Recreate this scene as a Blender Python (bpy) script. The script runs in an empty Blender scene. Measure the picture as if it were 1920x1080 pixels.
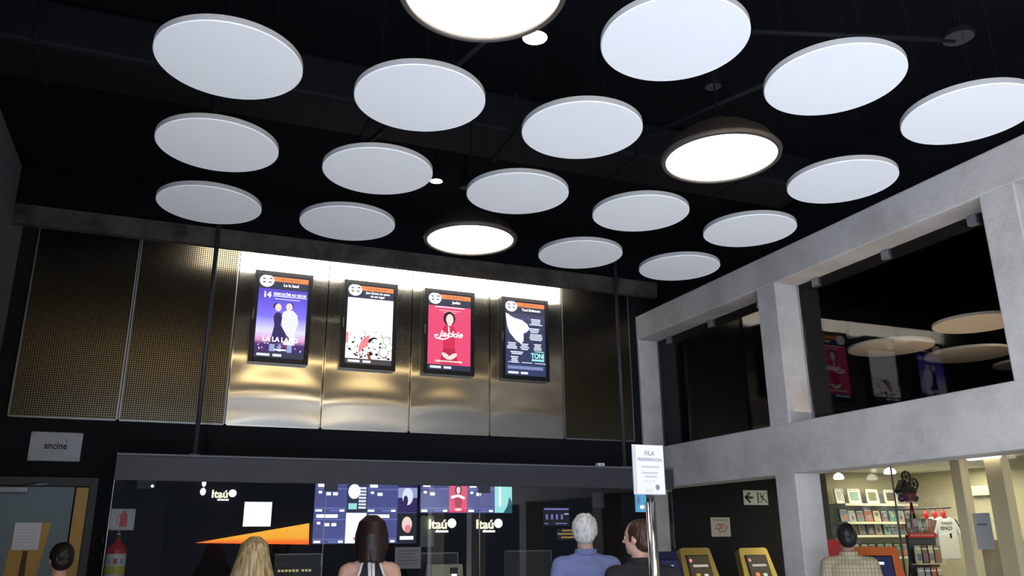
import bpy, bmesh, math, random
from mathutils import Vector, Matrix
from mathutils.bvhtree import BVHTree
random.seed(7)
C = bpy.context.scene.collection
SC = bpy.context.scene
PI = math.pi

# ------------------------------------------------------------------ camera
F, YAW, PITCH, ROLL = 1522.4, 0.3925, 0.2981, -0.0084      # focal length in pixels of a 1920 px wide frame
EYE = Vector((0, 0, 1.6))
fw = Vector((math.sin(YAW)*math.cos(PITCH), math.cos(YAW)*math.cos(PITCH), math.sin(PITCH)))
r0 = Vector((math.cos(YAW), -math.sin(YAW), 0)); u0 = r0.cross(fw)
rt = math.cos(ROLL)*r0 + math.sin(ROLL)*u0
up = -math.sin(ROLL)*r0 + math.cos(ROLL)*u0
cd = bpy.data.cameras.new('camera'); cam = bpy.data.objects.new('camera', cd); C.objects.link(cam)
cam.matrix_world = Matrix(((rt.x, up.x, -fw.x, EYE.x), (rt.y, up.y, -fw.y, EYE.y), (rt.z, up.z, -fw.z, EYE.z), (0, 0, 0, 1)))
cd.sensor_width = 36; cd.lens = 36*F/1920; cd.clip_start = 0.05; cd.clip_end = 200
SC.camera = cam

def ray(px, py): return rt*((px-960)/F) - up*((py-540)/F) + fw
def at_y(px, py, Y): d = ray(px, py); return EYE + d*(Y/d.y)
def at_x(px, py, X): d = ray(px, py); return EYE + d*(X/d.x)
def at_z(px, py, Z): d = ray(px, py); return EYE + d*((Z-EYE.z)/d.z)

# ------------------------------------------------------------------ light, world, exposure
W = bpy.data.worlds.new('world'); SC.world = W; W.use_nodes = True
bg = W.node_tree.nodes['Background']; bg.inputs[0].default_value = (0.55, 0.70, 1.0, 1); bg.inputs[1].default_value = 0.10
SC.view_settings.view_transform = 'Standard'; SC.view_settings.look = 'None'
SC.view_settings.exposure = 0.0; SC.view_settings.gamma = 1.0; SC.view_settings.use_curve_mapping = False

def area(name, loc, target, sx, sy, power, col):
    l = bpy.data.lights.new(name, 'AREA'); l.shape = 'RECTANGLE'; l.size = sx; l.size_y = sy; l.energy = power; l.color = col
    o = bpy.data.objects.new(name, l); C.objects.link(o); o.location = loc
    o.rotation_euler = (Vector(target)-Vector(loc)).to_track_quat('-Z', 'Y').to_euler()
    return o
# daylight from the street front behind the photographer, an added side fill at an invented left wall opening, and the sun on the lobby floor
area('street_daylight', (1.2, -4.9, 3.9), (1.3, 4, 2.6), 6.5, 1.6, 22, (0.60, 0.74, 1.0))
area('side_fill', (-1.70, -2.3, 2.5), (3.6, -2.3, 2.5), 4.0, 3.2, 700, (0.58, 0.75, 1.0))
sl = bpy.data.lights.new('sun', 'SUN'); sl.energy = 18.5; sl.angle = .02; sl.color = (0.80, 0.87, 1.0)      # falls through the open street front onto the lobby floor
so = bpy.data.objects.new('sun', sl); C.objects.link(so); so.rotation_euler = Vector((.08, .84, -.53)).to_track_quat('-Z', 'Y').to_euler()
# concealed strip behind the beam at the head of the steel panels
area('panel_wash', (2.2, 8.30, 4.60), (2.2, 8.72, 4.60), 4.3, 0.28, 36, (1.0, 0.97, 0.92))
# warm light of the shop lamps
area('shop_lamps', (8.6, 7.5, 2.36), (8.62, 7.52, 0), 1.2, 1.0, 40, (1.0, 0.93, 0.66))
area('shop_front_fill', (8.3, 5.2, 2.36), (8.32, 5.22, 0), 1.2, 1.4, 26, (1.0, 0.93, 0.66))  # added fill that brightens the shop front, no lamp hangs here
# added warm uplight brightening the upper hall discs, no fixture known there
area('upper_hall_fill', (6.7, 5.4, 2.70), (6.72, 5.4, 4.0), 1.8, 2.6, 14, (1.0, 0.76, 0.5))

# ------------------------------------------------------------------ materials
MATS = {}
def mat(name, col=(.5, .5, .5), rough=.5, metal=0., emit=None, strength=0., spec=.5, noise=0., nscale=20., bump=0., coat=0.):
    if name in MATS: return MATS[name]
    m = bpy.data.materials.new(name); m.use_nodes = True; nt = m.node_tree; b = nt.nodes['Principled BSDF']
    b.inputs['Base Color'].default_value = (*col, 1); b.inputs['Roughness'].default_value = rough
    b.inputs['Metallic'].default_value = metal; b.inputs['Specular IOR Level'].default_value = spec
    b.inputs['Coat Weight'].default_value = coat
    if emit:
        b.inputs['Emission Color'].default_value = (*emit, 1); b.inputs['Emission Strength'].default_value = strength
    if noise or bump:
        tc = nt.nodes.new('ShaderNodeTexCoord'); n = nt.nodes.new('ShaderNodeTexNoise'); n.inputs['Scale'].default_value = nscale
        n.inputs['Detail'].default_value = 6; nt.links.new(tc.outputs['Object'], n.inputs['Vector'])
        if noise:
            mx = nt.nodes.new('ShaderNodeMix'); mx.data_type = 'RGBA'
            mx.inputs[6].default_value = (*[c*(1-noise) for c in col], 1); mx.inputs[7].default_value = (*[min(1, c*(1+noise)) for c in col], 1)
            nt.links.new(n.outputs['Fac'], mx.inputs[0]); nt.links.new(mx.outputs[2], b.inputs['Base Color'])
        if bump:
            bp = nt.nodes.new('ShaderNodeBump'); bp.inputs['Strength'].default_value = bump; bp.inputs['Distance'].default_value = .01
            nt.links.new(n.outputs['Fac'], bp.inputs['Height']); nt.links.new(bp.outputs[0], b.inputs['Normal'])
    MATS[name] = m; return m
def lit(name, col, s=1.0): return mat(name, (0.02, 0.02, 0.02), .3, 0, col, s)

def glass_mat(name, tint=(1, 1, 1), refl=1.0):
    m = bpy.data.materials.new(name); m.use_nodes = True; nt = m.node_tree; nt.nodes.clear()
    o = nt.nodes.new('ShaderNodeOutputMaterial'); t = nt.nodes.new('ShaderNodeBsdfTransparent'); t.inputs[0].default_value = (*tint, 1)
    g = nt.nodes.new('ShaderNodeBsdfGlossy'); g.inputs['Roughness'].default_value = 0.01; g.inputs[0].default_value = (refl, refl, refl, 1)
    f = nt.nodes.new('ShaderNodeFresnel'); ge = nt.nodes.new('ShaderNodeNewGeometry'); mr = nt.nodes.new('ShaderNodeMapRange'); mr.inputs[3].default_value = 1.5; mr.inputs[4].default_value = 1/1.5   # thin pane: the same reflectance on both faces
    nt.links.new(ge.outputs['Backfacing'], mr.inputs[0]); nt.links.new(mr.outputs[0], f.inputs[0])
    mx = nt.nodes.new('ShaderNodeMixShader'); nt.links.new(f.outputs[0], mx.inputs[0]); nt.links.new(t.outputs[0], mx.inputs[1]); nt.links.new(g.outputs[0], mx.inputs[2])
    nt.links.new(mx.outputs[0], o.inputs[0]); return m
GLASS = glass_mat('clear_glass', (.93, .95, .95)); GLASS_D = glass_mat('tinted_glass', (.80, .81, .82), .42)

def steel_mat(name, perforated):
    """brushed stainless steel; the brushing runs upright so highlights smear sideways"""
    m = bpy.data.materials.new(name); m.use_nodes = True; nt = m.node_tree; N = nt.nodes; L = nt.links
    b = N['Principled BSDF']; b.inputs['Metallic'].default_value = 1; b.inputs['Base Color'].default_value = (.63, .59, .51, 1)
    b.inputs['Roughness'].default_value = .27; b.inputs['Anisotropic'].default_value = 1.0
    tg = N.new('ShaderNodeCombineXYZ'); tg.inputs[0].default_value = 1; L.new(tg.outputs[0], b.inputs['Tangent'])
    tc = N.new('ShaderNodeTexCoord')
    mp = N.new('ShaderNodeMapping'); mp.inputs['Scale'].default_value = (260, 1, 1.2); L.new(tc.outputs['Object'], mp.inputs[0])
    n = N.new('ShaderNodeTexNoise'); n.inputs['Scale'].default_value = 1; L.new(mp.outputs[0], n.inputs[0])
    r = N.new('ShaderNodeMapRange'); r.inputs[3].default_value = .145; r.inputs[4].default_value = .175; L.new(n.outputs['Fac'], r.inputs[0]); L.new(r.outputs[0], b.inputs['Roughness'])
    if not perforated:       # a faint wide haze around the sharp reflection
        b2 = N.new('ShaderNodeBsdfPrincipled'); b2.inputs['Metallic'].default_value = 1; b2.inputs['Base Color'].default_value = (.63, .59, .51, 1); b2.inputs['Roughness'].default_value = .36; b2.inputs['Anisotropic'].default_value = .8
        L.new(tg.outputs[0], b2.inputs['Tangent']); mh = N.new('ShaderNodeMixShader'); mh.inputs[0].default_value = .22
        L.new(b.outputs[0], mh.inputs[1]); L.new(b2.outputs[0], mh.inputs[2]); L.new(mh.outputs[0], N['Material Output'].inputs[0])
    if perforated:
        b.inputs['Base Color'].default_value = (.175, .148, .10, 1)
        b.inputs['Anisotropic'].default_value = .7
        r.inputs[3].default_value = .26; r.inputs[4].default_value = .34
        sx = N.new('ShaderNodeSeparateXYZ'); L.new(tc.outputs['Object'], sx.inputs[0])
        def cell(sock, size):
            d = N.new('ShaderNodeMath'); d.operation = 'DIVIDE'; d.inputs[1].default_value = size; L.new(sock, d.inputs[0])
            f = N.new('ShaderNodeMath'); f.operation = 'FRACT'; L.new(d.outputs[0], f.inputs[0])
            s = N.new('ShaderNodeMath'); s.operation = 'SUBTRACT'; s.inputs[1].default_value = .5; L.new(f.outputs[0], s.inputs[0])
            p = N.new('ShaderNodeMath'); p.operation = 'POWER'; p.inputs[1].default_value = 2; L.new(s.outputs[0], p.inputs[0]); return p
        a = cell(sx.outputs[0], .021); c = cell(sx.outputs[2], .021)
        ad = N.new('ShaderNodeMath'); ad.operation = 'ADD'; L.new(a.outputs[0], ad.inputs[0]); L.new(c.outputs[0], ad.inputs[1])
        lt = N.new('ShaderNodeMath'); lt.operation = 'LESS_THAN'; lt.inputs[1].default_value = .115; L.new(ad.outputs[0], lt.inputs[0])
        hole = N.new('ShaderNodeBsdfDiffuse'); hole.inputs[0].default_value = (.006, .006, .007, 1)
        mx = N.new('ShaderNodeMixShader'); L.new(lt.outputs[0], mx.inputs[0]); L.new(b.outputs[0], mx.inputs[1]); L.new(hole.outputs[0], mx.inputs[2])
        L.new(mx.outputs[0], N['Material Output'].inputs[0])
    return m
STEEL = steel_mat('brushed_steel', False); PERF = steel_mat('perforated_steel', True)

def concrete_mat(name, base, dark, scale=1.0):
    m = bpy.data.materials.new(name); m.use_nodes = True; nt = m.node_tree; N = nt.nodes; L = nt.links
    b = N['Principled BSDF']; b.inputs['Roughness'].default_value = .85; b.inputs['Specular IOR Level'].default_value = .25
    tc = N.new('ShaderNodeTexCoord')
    n1 = N.new('ShaderNodeTexNoise'); n1.inputs['Scale'].default_value = 2.2*scale; n1.inputs['Detail'].default_value = 9; n1.inputs['Roughness'].default_value = .65
    n2 = N.new('ShaderNodeTexNoise'); n2.inputs['Scale'].default_value = 28*scale; n2.inputs['Detail'].default_value = 8
    n3 = N.new('ShaderNodeTexNoise'); n3.inputs['Scale'].default_value = 1.1*scale; n3.inputs['Detail'].default_value = 3; n3.inputs['Distortion'].default_value = 1.2
    for n in (n1, n2, n3): L.new(tc.outputs['Object'], n.inputs[0])
    rp = N.new('ShaderNodeValToRGB'); rp.color_ramp.elements[0].position = .34; rp.color_ramp.elements[0].color = (*dark, 1)
    rp.color_ramp.elements[1].position = .58; rp.color_ramp.elements[1].color = (*base, 1); L.new(n1.outputs['Fac'], rp.inputs[0])
    # hairline cracks: where a slow noise crosses one value
    s = N.new('ShaderNodeMath'); s.operation = 'SUBTRACT'; s.inputs[1].default_value = .5; L.new(n3.outputs['Fac'], s.inputs[0])
    ab = N.new('ShaderNodeMath'); ab.operation = 'ABSOLUTE'; L.new(s.outputs[0], ab.inputs[0])
    g = N.new('ShaderNodeMapRange'); g.inputs[1].default_value = 0; g.inputs[2].default_value = .0025; g.inputs[3].default_value = .84; g.inputs[4].default_value = 1; L.new(ab.outputs[0], g.inputs[0])
    mx = N.new('ShaderNodeMix'); mx.data_type = 'RGBA'; mx.blend_type = 'MULTIPLY'; mx.inputs[0].default_value = 1
    L.new(rp.outputs[0], mx.inputs[6]); L.new(g.outputs[0], mx.inputs[7]); L.new(mx.outputs[2], b.inputs['Base Color'])
    bp = N.new('ShaderNodeBump'); bp.inputs['Strength'].default_value = .35; bp.inputs['Distance'].default_value = .012
    L.new(n2.outputs['Fac'], bp.inputs['Height']); L.new(bp.outputs[0], b.inputs['Normal'])
    return m
CONC = concrete_mat('raw_concrete', (.61, .57, .54), (.47, .44, .41))
BEAMC = concrete_mat('dark_stained_concrete', (.085, .075, .062), (.03, .026, .022), 1.6)
BLACK = mat('matt_black_paint', (.010, .010, .012), .8, spec=.2)
CEILB = mat('black_ceiling_paint', (.004, .004, .0055), .9, spec=.1)
BLK = mat('satin_black', (.012, .012, .013), .35)
GREYW = mat('grey_wall_paint', (.10, .105, .11), .8, noise=.1, nscale=3)
FLOOR = mat('polished_floor', (.52, .51, .50), .42, noise=.12, nscale=4)
CHROME = mat('chrome', (.75, .75, .76), .14, 1)
ALU = mat('grey_aluminium', (.35, .36, .38), .4, .8)
DKMET = mat('dark_grey_metal', (.06, .062, .07), .5, .3)
FASC = mat('slate_fascia', (.05, .052, .062), .5)
WHITEP = mat('white_paper', (.80, .80, .82), .8)
DISCM = mat('white_acoustic_felt', (.80, .80, .81), .95, spec=.1, noise=.03, nscale=60, bump=.08)
DISCE = mat('disc_edge_grey', (.30, .30, .31), .9)
GOLD = mat('gold_painted_metal', (.60, .42, .12), .38, .65, noise=.06, nscale=9)
RED = mat('extinguisher_red', (.55, .02, .025), .35)
SKIN = mat('skin_light', (.58, .33, .235), .55, noise=.06, nscale=18)
SKIN_D = mat('skin_tan', (.42, .22, .14), .55, noise=.06, nscale=18)

# ------------------------------------------------------------------ mesh builder
class MB:
    def __init__(s): s.bm = bmesh.new(); s.mats = []; s.M = Matrix()
    def mi(s, m):
        if m not in s.mats: s.mats.append(m)
        return s.mats.index(m)
    def _take(s, b, m, smooth=False):
        i = s.mi(m); vs = [s.bm.verts.new(s.M @ v.co) for v in b.verts]; b.verts.index_update()
        for f in b.faces:
            try: n = s.bm.faces.new([vs[v.index] for v in f.verts])
            except ValueError: continue
            n.material_index = i; n.smooth = smooth
        b.free(); return s
    def box(s, lo, hi, m, bevel=0, seg=2):
        b = bmesh.new(); bmesh.ops.create_cube(b, size=1)
        for v in b.verts: v.co = Vector([(lo[k]+hi[k])/2 + v.co[k]*(hi[k]-lo[k]) for k in range(3)])
        if bevel: bmesh.ops.bevel(b, geom=list(b.edges), offset=bevel, segments=seg, affect='EDGES', profile=.5)
        return s._take(b, m)
    def tube(s, p0, p1, ra, m, rb=None, seg=16, caps=True):
        p0, p1 = Vector(p0), Vector(p1); rb = ra if rb is None else rb; d = p1-p0
        b = bmesh.new(); bmesh.ops.create_cone(b, cap_ends=caps, segments=seg, radius1=ra, radius2=rb, depth=d.length)
        q = Vector((0, 0, 1)).rotation_difference(d.normalized()).to_matrix().to_4x4()
        bmesh.ops.transform(b, matrix=Matrix.Translation((p0+p1)/2) @ q, verts=b.verts)
        return s._take(b, m, True)
    def path(s, pts, r, m, seg=10):
        pts = [Vector(p) for p in pts]
        for a, c in zip(pts, pts[1:]): s.tube(a, c, r, m, seg=seg)
        for p in pts[1:-1]: s.ball(p, (r, r, r), m, 8, 6)
        return s
    def lathe(s, prof, m, seg=48, smooth=True):
        b = bmesh.new(); rings = []
        for r, z in prof:
            rings.append([b.verts.new((r*math.cos(2*PI*k/seg), r*math.sin(2*PI*k/seg), z)) for k in range(seg)] if r > 1e-6 else [b.verts.new((0, 0, z))])
        for A, B in zip(rings, rings[1:]):
            for k in range(seg):
                l = (k+1) % seg
                vs = [A[k], A[l], B[l], B[k]] if len(A) > 1 and len(B) > 1 else ([A[k], A[l], B[0]] if len(A) > 1 else [A[0], B[l], B[k]])
                if len(set(vs)) > 2: b.faces.new(vs)
        return s._take(b, m, smooth)
    def ball(s, c, r, m, u=20, v=14, rot=None):
        b = bmesh.new(); bmesh.ops.create_uvsphere(b, u_segments=u, v_segments=v, radius=1)
        M = Matrix.Translation(c) @ (rot.to_4x4() if rot else Matrix()) @ Matrix.Diagonal((*r, 1))
        bmesh.ops.transform(b, matrix=M, verts=b.verts); return s._take(b, m, True)
    def caps(s, p0, p1, ra, rb, m=None, fl=1.0):
        """tapered capsule; fl flattens it front to back"""
        p0, p1 = Vector(p0), Vector(p1); n = max(2, int((p1-p0).length/max(.004, min(ra, rb)*(.35 if min(ra, rb) < .07 else .12))))
        for k in range(n+1):
            t = k/n; r = ra+(rb-ra)*t; s.ball(p0.lerp(p1, t), (r, r*fl, r), m, 12, 8)
        return s
    def prism(s, pts, y0, y1, m, back=None):
        """outline in x,z extruded along y"""
        b = bmesh.new(); A = [b.verts.new((x, y0, z)) for x, z in pts]; B = [b.verts.new((x, y1, z)) for x, z in pts]
        b.faces.new(A); b.faces.new(B[::-1])
        for k in range(len(pts)): l = (k+1) % len(pts); b.faces.new([A[l], A[k], B[k], B[l]])
        bmesh.ops.recalc_face_normals(b, faces=b.faces); return s._take(b, m)
    # drawing on a plane facing -y: x to the right, z up; k is a layer number
    def poly(s, pts, m, y=0., k=0):
        b = bmesh.new(); b.faces.new([b.verts.new((x, y-.0009*k, z)) for x, z in pts])
        b.normal_update()
        for f in b.faces:
            if f.normal.y > 0: f.normal_flip()
        return s._take(b, m)
    def rect(s, x0, z0, x1, z1, m, y=0., k=0): return s.poly([(x0, z0), (x1, z0), (x1, z1), (x0, z1)], m, y, k)
    def oval(s, x, z, rx, rz, m, y=0., k=0, n=28, a=0.):
        P = []
        for i in range(n):
            t = 2*PI*i/n; u, v = rx*math.cos(t), rz*math.sin(t); P.append((x+u*math.cos(a)-v*math.sin(a), z+u*math.sin(a)+v*math.cos(a)))
        return s.poly(P, m, y, k)
    def stroke(s, pts, w, m, y=0., k=0):
        for (a, b_), (c, d) in zip(pts, pts[1:]):
            L_ = math.hypot(c-a, d-b_) or 1; nx, nz = -(d-b_)/L_*w/2, (c-a)/L_*w/2
            s.poly([(a-nx, b_-nz), (c-nx, d-nz), (c+nx, d+nz), (a+nx, b_+nz)], m, y, k)
        for p in pts[1:-1]: s.oval(p[0], p[1], w/2, w/2, m, y, k, 10)
        return s
    def text(s, t, x, z, size, m, y=0., k=0, align='CENTER', wid=None, ext=0, bold=0, shear=0):
        c = bpy.data.curves.new('t', 'FONT'); c.body = t; c.size = size; c.align_x = align; c.extrude = ext; c.offset = bold; c.shear = shear
        c.resolution_u = 3
        o = bpy.data.objects.new('t', c); C.objects.link(o); dg = bpy.context.evaluated_depsgraph_get()
        me = bpy.data.meshes.new_from_object(o.evaluated_get(dg)); bpy.data.objects.remove(o); bpy.data.curves.remove(c)
        b = bmesh.new(); b.from_mesh(me); bpy.data.meshes.remove(me)
        if b.verts:
            xs = [v.co.x for v in b.verts]; w = max(xs)-min(xs); cx = (max(xs)+min(xs))/2
            f = wid/w if wid else 1
            for v in b.verts:
                u = (v.co.x-cx)*f if align == 'CENTER' else (v.co.x)*f
                v.co = Vector((x+u, y-.0009*k-v.co.z, z+v.co.y))
        return s._take(b, m)
    def build(s, name, parent=None, default=None, kind=None):
        me = bpy.data.meshes.new(name)
        s.bm.to_mesh(me); s.bm.free()
        for m in s.mats: me.materials.append(m if m else default)
        o = bpy.data.objects.new(name, me); C.objects.link(o)
        if parent: o.parent = parent
        if kind: o['kind'] = kind
        return o
    def remesh(s, name, parent, m, voxel=.008, it=5, subs=None):
        o = s.build(name, None, m); md = o.modifiers.new('r', 'REMESH'); md.mode = 'VOXEL'; md.voxel_size = voxel
        sm = o.modifiers.new('s', 'SMOOTH'); sm.factor = .5; sm.iterations = it
        dg = bpy.context.evaluated_depsgraph_get(); me = bpy.data.meshes.new_from_object(o.evaluated_get(dg))
        old = o.data; o.modifiers.clear(); o.data = me; bpy.data.meshes.remove(old)
        me.name = name; me.materials.clear(); me.materials.append(m)
        for p in me.polygons: p.use_smooth = True; p.material_index = 0
        o.parent = parent; return o

def thing(name, label, cat, loc=(0, 0, 0), rz=0, group=None):
    o = bpy.data.objects.new(name, None); C.objects.link(o); o.location = loc; o.rotation_euler = (0, 0, rz); o.empty_display_size = .1
    o['label'] = label; o['category'] = cat
    if group: o['group'] = group
    return o
def tag(o, label, cat, group=None):
    o['label'] = label; o['category'] = cat
    if group: o['group'] = group
    return o
def copy_tree(o, parent=None):
    c = o.copy(); C.objects.link(c)
    if parent: c.parent = parent
    for ch in list(o.children): copy_tree(ch, c)
    return c
ORD = ['first', 'second', 'third', 'fourth', 'fifth', 'sixth', 'seventh', 'eighth', 'ninth', 'tenth', 'eleventh', 'twelfth']

# ------------------------------------------------------------------ the setting
D = 8.726; XL = -1.593; XR = 5.326; XG = 5.60; ZC = 4.98
XE = 11.2; YF = -5.0; YS = 8.60
def struct(name, mb): return mb.build(name, kind='structure')
m = MB(); m.box((XL-.2, YF, -.1), (XE+.2, 10.2, 0), FLOOR); struct('floor', m)
m = MB(); m.box((XL-.2, YF, ZC), (XE+.2, 10.2, ZC+.15), CEILB); struct('ceiling', m)
m = MB(); m.box((XL-.2, -.3, 0), (XL, D, ZC), GREYW); m.box((XL-.2, YF, 0), (XL, -4.3, ZC), GREYW); m.box((XL-.2, -4.3, 0), (XL, -.3, .9), GREYW); m.box((XL-.2, -4.3, 4.1), (XL, -.3, ZC), GREYW)  # unseen opening added to let the side fill in
struct('wall_left', m)
# back wall: black, with the ticket office opening below the steel panels
BX0, BX1, BZ = 0.0, 5.30, 2.28
m = MB()
m.box((XL-.2, D, 0), (BX0, D+.2, ZC), BLACK); m.box((BX0, D, BZ), (BX1, D+.2, ZC), BLACK); m.box((BX1, D, 0), (8.03, D+.2, ZC), BLACK)
m.box((8.03, D, 2.56), (XE+.2, D+.2, ZC), BLACK)
struct('wall_back', m)
m = MB(); m.box((BX0-.1, D+1.02, 0), (BX1+.1, D+1.12, 2.5), BLACK); m.box((BX0-.1, D+.2, 0), (BX0, D+1.02, 2.5), BLACK)
m.box((BX1, D+.2, 0), (BX1+.1, D+1.02, 2.5), BLACK); m.box((BX0-.1, D+.2, 2.4), (BX1+.1, D+1.02, 2.5), BLACK); struct('wall_ticket_office', m)
# beam above the panels
m = MB(); m.box((XL, 8.18, 4.412), (XR-.002, 8.26, 4.60), BEAMC); m.box((XL, 8.19, 4.60), (XR-.002, 8.25, ZC), CEILB)
struct('trim_1', m)
# concrete frame on the right
m = MB()
m.box((XR, -2.2, 3.985), (XR+.30, D+.2, 4.30), CONC, .012); m.box((XR, -2.2, 2.145), (XR+.30, 8.70, 2.61), CONC, .012)
for y in (8.68, 6.09, 3.54, .96, -1.6): m.box((XR+.004, y, 0), (XR+.296, y+.28, 4.29), CONC, .012)
struct('wall_right', m)
m = MB(); m.box((XR+.05, -2.2, 4.30), (XR+.28, D-.3, ZC), CEILB); struct('trim_2', m)
# hall and shop on the far side of the frame
m = MB(); m.box((XE, YF, 0), (XE+.2, 10.2, ZC), BLACK); struct('wall_far', m)
SHOPW = mat('shop_wall_cream', (.46, .42, .30), .8, noise=.08, nscale=2)
SHOPC = mat('shop_ceiling_white', (.72, .70, .60), .8)
m = MB(); m.box((6.9, 1.0, 2.50), (XE, D, 2.60), SHOPC); m.box((7.4, 7.3, 2.40), (XE, D, 2.497), SHOPC); struct('ceiling_shop', m)
m = MB(); m.box((8.03, YS, 0), (XE, YS+.1, 2.5), SHOPW); struct('wall_shop_back', m)
m = MB(); m.box((9.52, 3.0, 0), (9.62, YS-.0, 2.5), SHOPW); struct('wall_shop_right', m)
m = MB(); m.box((XG+.05, -2.2, 2.30), (6.9, D, 2.50), BLACK); m.box((6.9, -2.2, 2.6), (XE, D, 2.62), BLACK); struct('floor_upper_hall', m)

# upper windows of the frame
for i, (y0, y1) in enumerate(((6.37, 8.68), (3.82, 6.09), (1.24, 3.54))):
    m = MB(); m.box((XG, y0-.01, 2.60), (XG+.012, y1+.01, 3.99), GLASS_D); w = struct('window_%d' % (i+1), m)
    for f in (.12, .5, .88):
        y = y0+f*(y1-y0); b = MB(); b.box((XG-.022, y-.04, 3.90), (XG+.03, y+.04, 3.984), ALU, .006); b.build('glass_clamp', w)
    e = MB(); e.box((XG-.004, y1-.03, 2.61), (XG+.016, y1-.012, 3.98), CHROME if i else DKMET, .003); e.build('edge_strip', w)

# shop front glazing
MULL = mat('pale_yellow_frame', (.74, .60, .34), .5)
XS = 6.95
m = MB(); m.box((XS, 3.4, 0), (XS+.012, 8.2, 2.5), GLASS); w4 = struct('window_4', m)
for (px, wd) in ((1811, .11), (1884, .17)):
    y = at_x(px, 960, XS).y; b = MB(); b.box((XS-.05, y-wd/2, 0), (XS+.06, y+wd/2, 2.5), MULL, .006); b.build('post', w4)
y = at_x(1681, 960, XS).y; b = MB(); b.box((XS-.002, y-.004, 0), (XS+.014, y+.004, 2.5), DKMET); b.build('glass_joint', w4)
b = MB(); b.box((XS-.05, 3.4, 2.42), (XS+.06, 8.2, 2.5), MULL, .004); b.build('head_rail', w4)

# door in the back wall
DOORM = mat('blue_grey_door', (.20, .27, .31), .6, noise=.12, nscale=30); DGOLD = mat('mustard_paint', (.60, .36, .075), .5); DFR = mat('door_frame_grey', (.055, .057, .058), .6)
d = thing('door_1', 'x', 'x', (0, D, 0)); del d['label']; del d['category']; d['kind'] = 'structure'
m = MB(); m.box((-.678, -.06, 0), (-.608, -.002, 2.165), DFR, .004); m.box((XL+.002, -.06, 2.085), (-.678, -.002, 2.165), DFR, .004); m.build('door_frame', d)
m = MB(); m.box((XL+.006, -.045, .01), (-.80, -.004, 2.08), DOORM, .003); m.build('door_leaf', d)
m = MB(); m.box((-.786, -.045, .01), (-.682, -.004, 2.077), DGOLD, .003); m.build('side_strip', d)
m = MB(); Yd = D-.045
gp = [at_y(*p, Yd) for p in ((30, 980), (96, 980), (40, 1180), (-20, 1180))]
m.poly([(p.x, p.z) for p in gp], DGOLD, -.046, 0)
gi = [at_y(*p, Yd) for p in ((43, 1033), (52, 1033), (33, 1180), (12, 1180))]
m.poly([(p.x, p.z) for p in gi], mat('door_graphic_brown', (.10, .055, .025), .6), -.046, 2); m.build('painted_arrow', d)
m = MB(); m.box((-1.46, -.10, 2.02), (-1.17, -.046, 2.075), ALU, .008); m.path([(-1.22, -.09, 2.085), (-1.02, -.13, 2.10)], .009, ALU); m.build('door_closer', d)
m = MB(); m.path([(-.87, -.046, 1.02), (-.87, -.10, 1.02), (-.98, -.10, 1.02)], .011, CHROME); m.build('door_handle', d)

# ------------------------------------------------------------------ steel wall panels
XSM = [-1.446, -.520, .456, 1.404, 2.358, 3.304, 4.248, 5.205]
Z0, Z1 = 2.701, 4.94
LP = ['perforated steel wall panel at the far left above the plaque', 'perforated steel wall panel crossed by the left hanging rod',
      'smooth brushed steel wall panel behind the blue and purple screen', 'smooth brushed steel wall panel behind the white screen',
      'smooth brushed steel wall panel behind the pink screen', 'smooth brushed steel wall panel behind the dark screen with names',
      'perforated steel wall panel at the right end by the concrete frame']
AMP = [0, 0, 1.0, .8, 1.0, 1.5, 0]
for i in range(7):
    x0, x1 = XSM[i]+.004, XSM[i+1]-.004; w = x1-x0; h = Z1-Z0; per = i in (0, 1, 6)
    t = thing('steel_wall_panel', LP[i], 'wall panel', (x0, D-.002, Z0), 0, 'steel panels on the back wall')
    m = MB(); b = bmesh.new(); nx, nz = 24, 110; V = []
    for k in range(nz+1):
        for j in range(nx+1):
            u = 2*j/nx-1; v = k/nz
            s = (1-u*u)
            dd = -AMP[i]*(.0044*s*math.sin(2*PI*v*1.38+.5) * max(0, 1-1.2*v)**.8 + .0014*math.sin(2*PI*v*5.6+1.3*u*u+i*.7)*max(0, 1-1.5*v) + .0022*s*math.sin(2*PI*v*1.6+2.2)*v*v)
            edge = min(1, 8*v, 8*(1-v)); V.append(b.verts.new((j/nx*w, -.040+dd*edge, v*h)))
    for k in range(nz):
        for j in range(nx):
            a = k*(nx+1)+j; b.faces.new([V[a], V[a+1], V[a+nx+2], V[a+nx+1]])
    m._take(b, PERF if per else STEEL, True); m.build('sheet_perforated' if per else 'sheet', t)
    m = MB()
    for bx in ((0, 0, .012, h), (w-.012, 0, w, h), (0, 0, w, .014), (0, h-.014, w, h)): m.box((bx[0], -.044, bx[1]), (bx[2], 0, bx[3]), ALU if per else STEEL)
    m.build('folded_edge', t)

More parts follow.
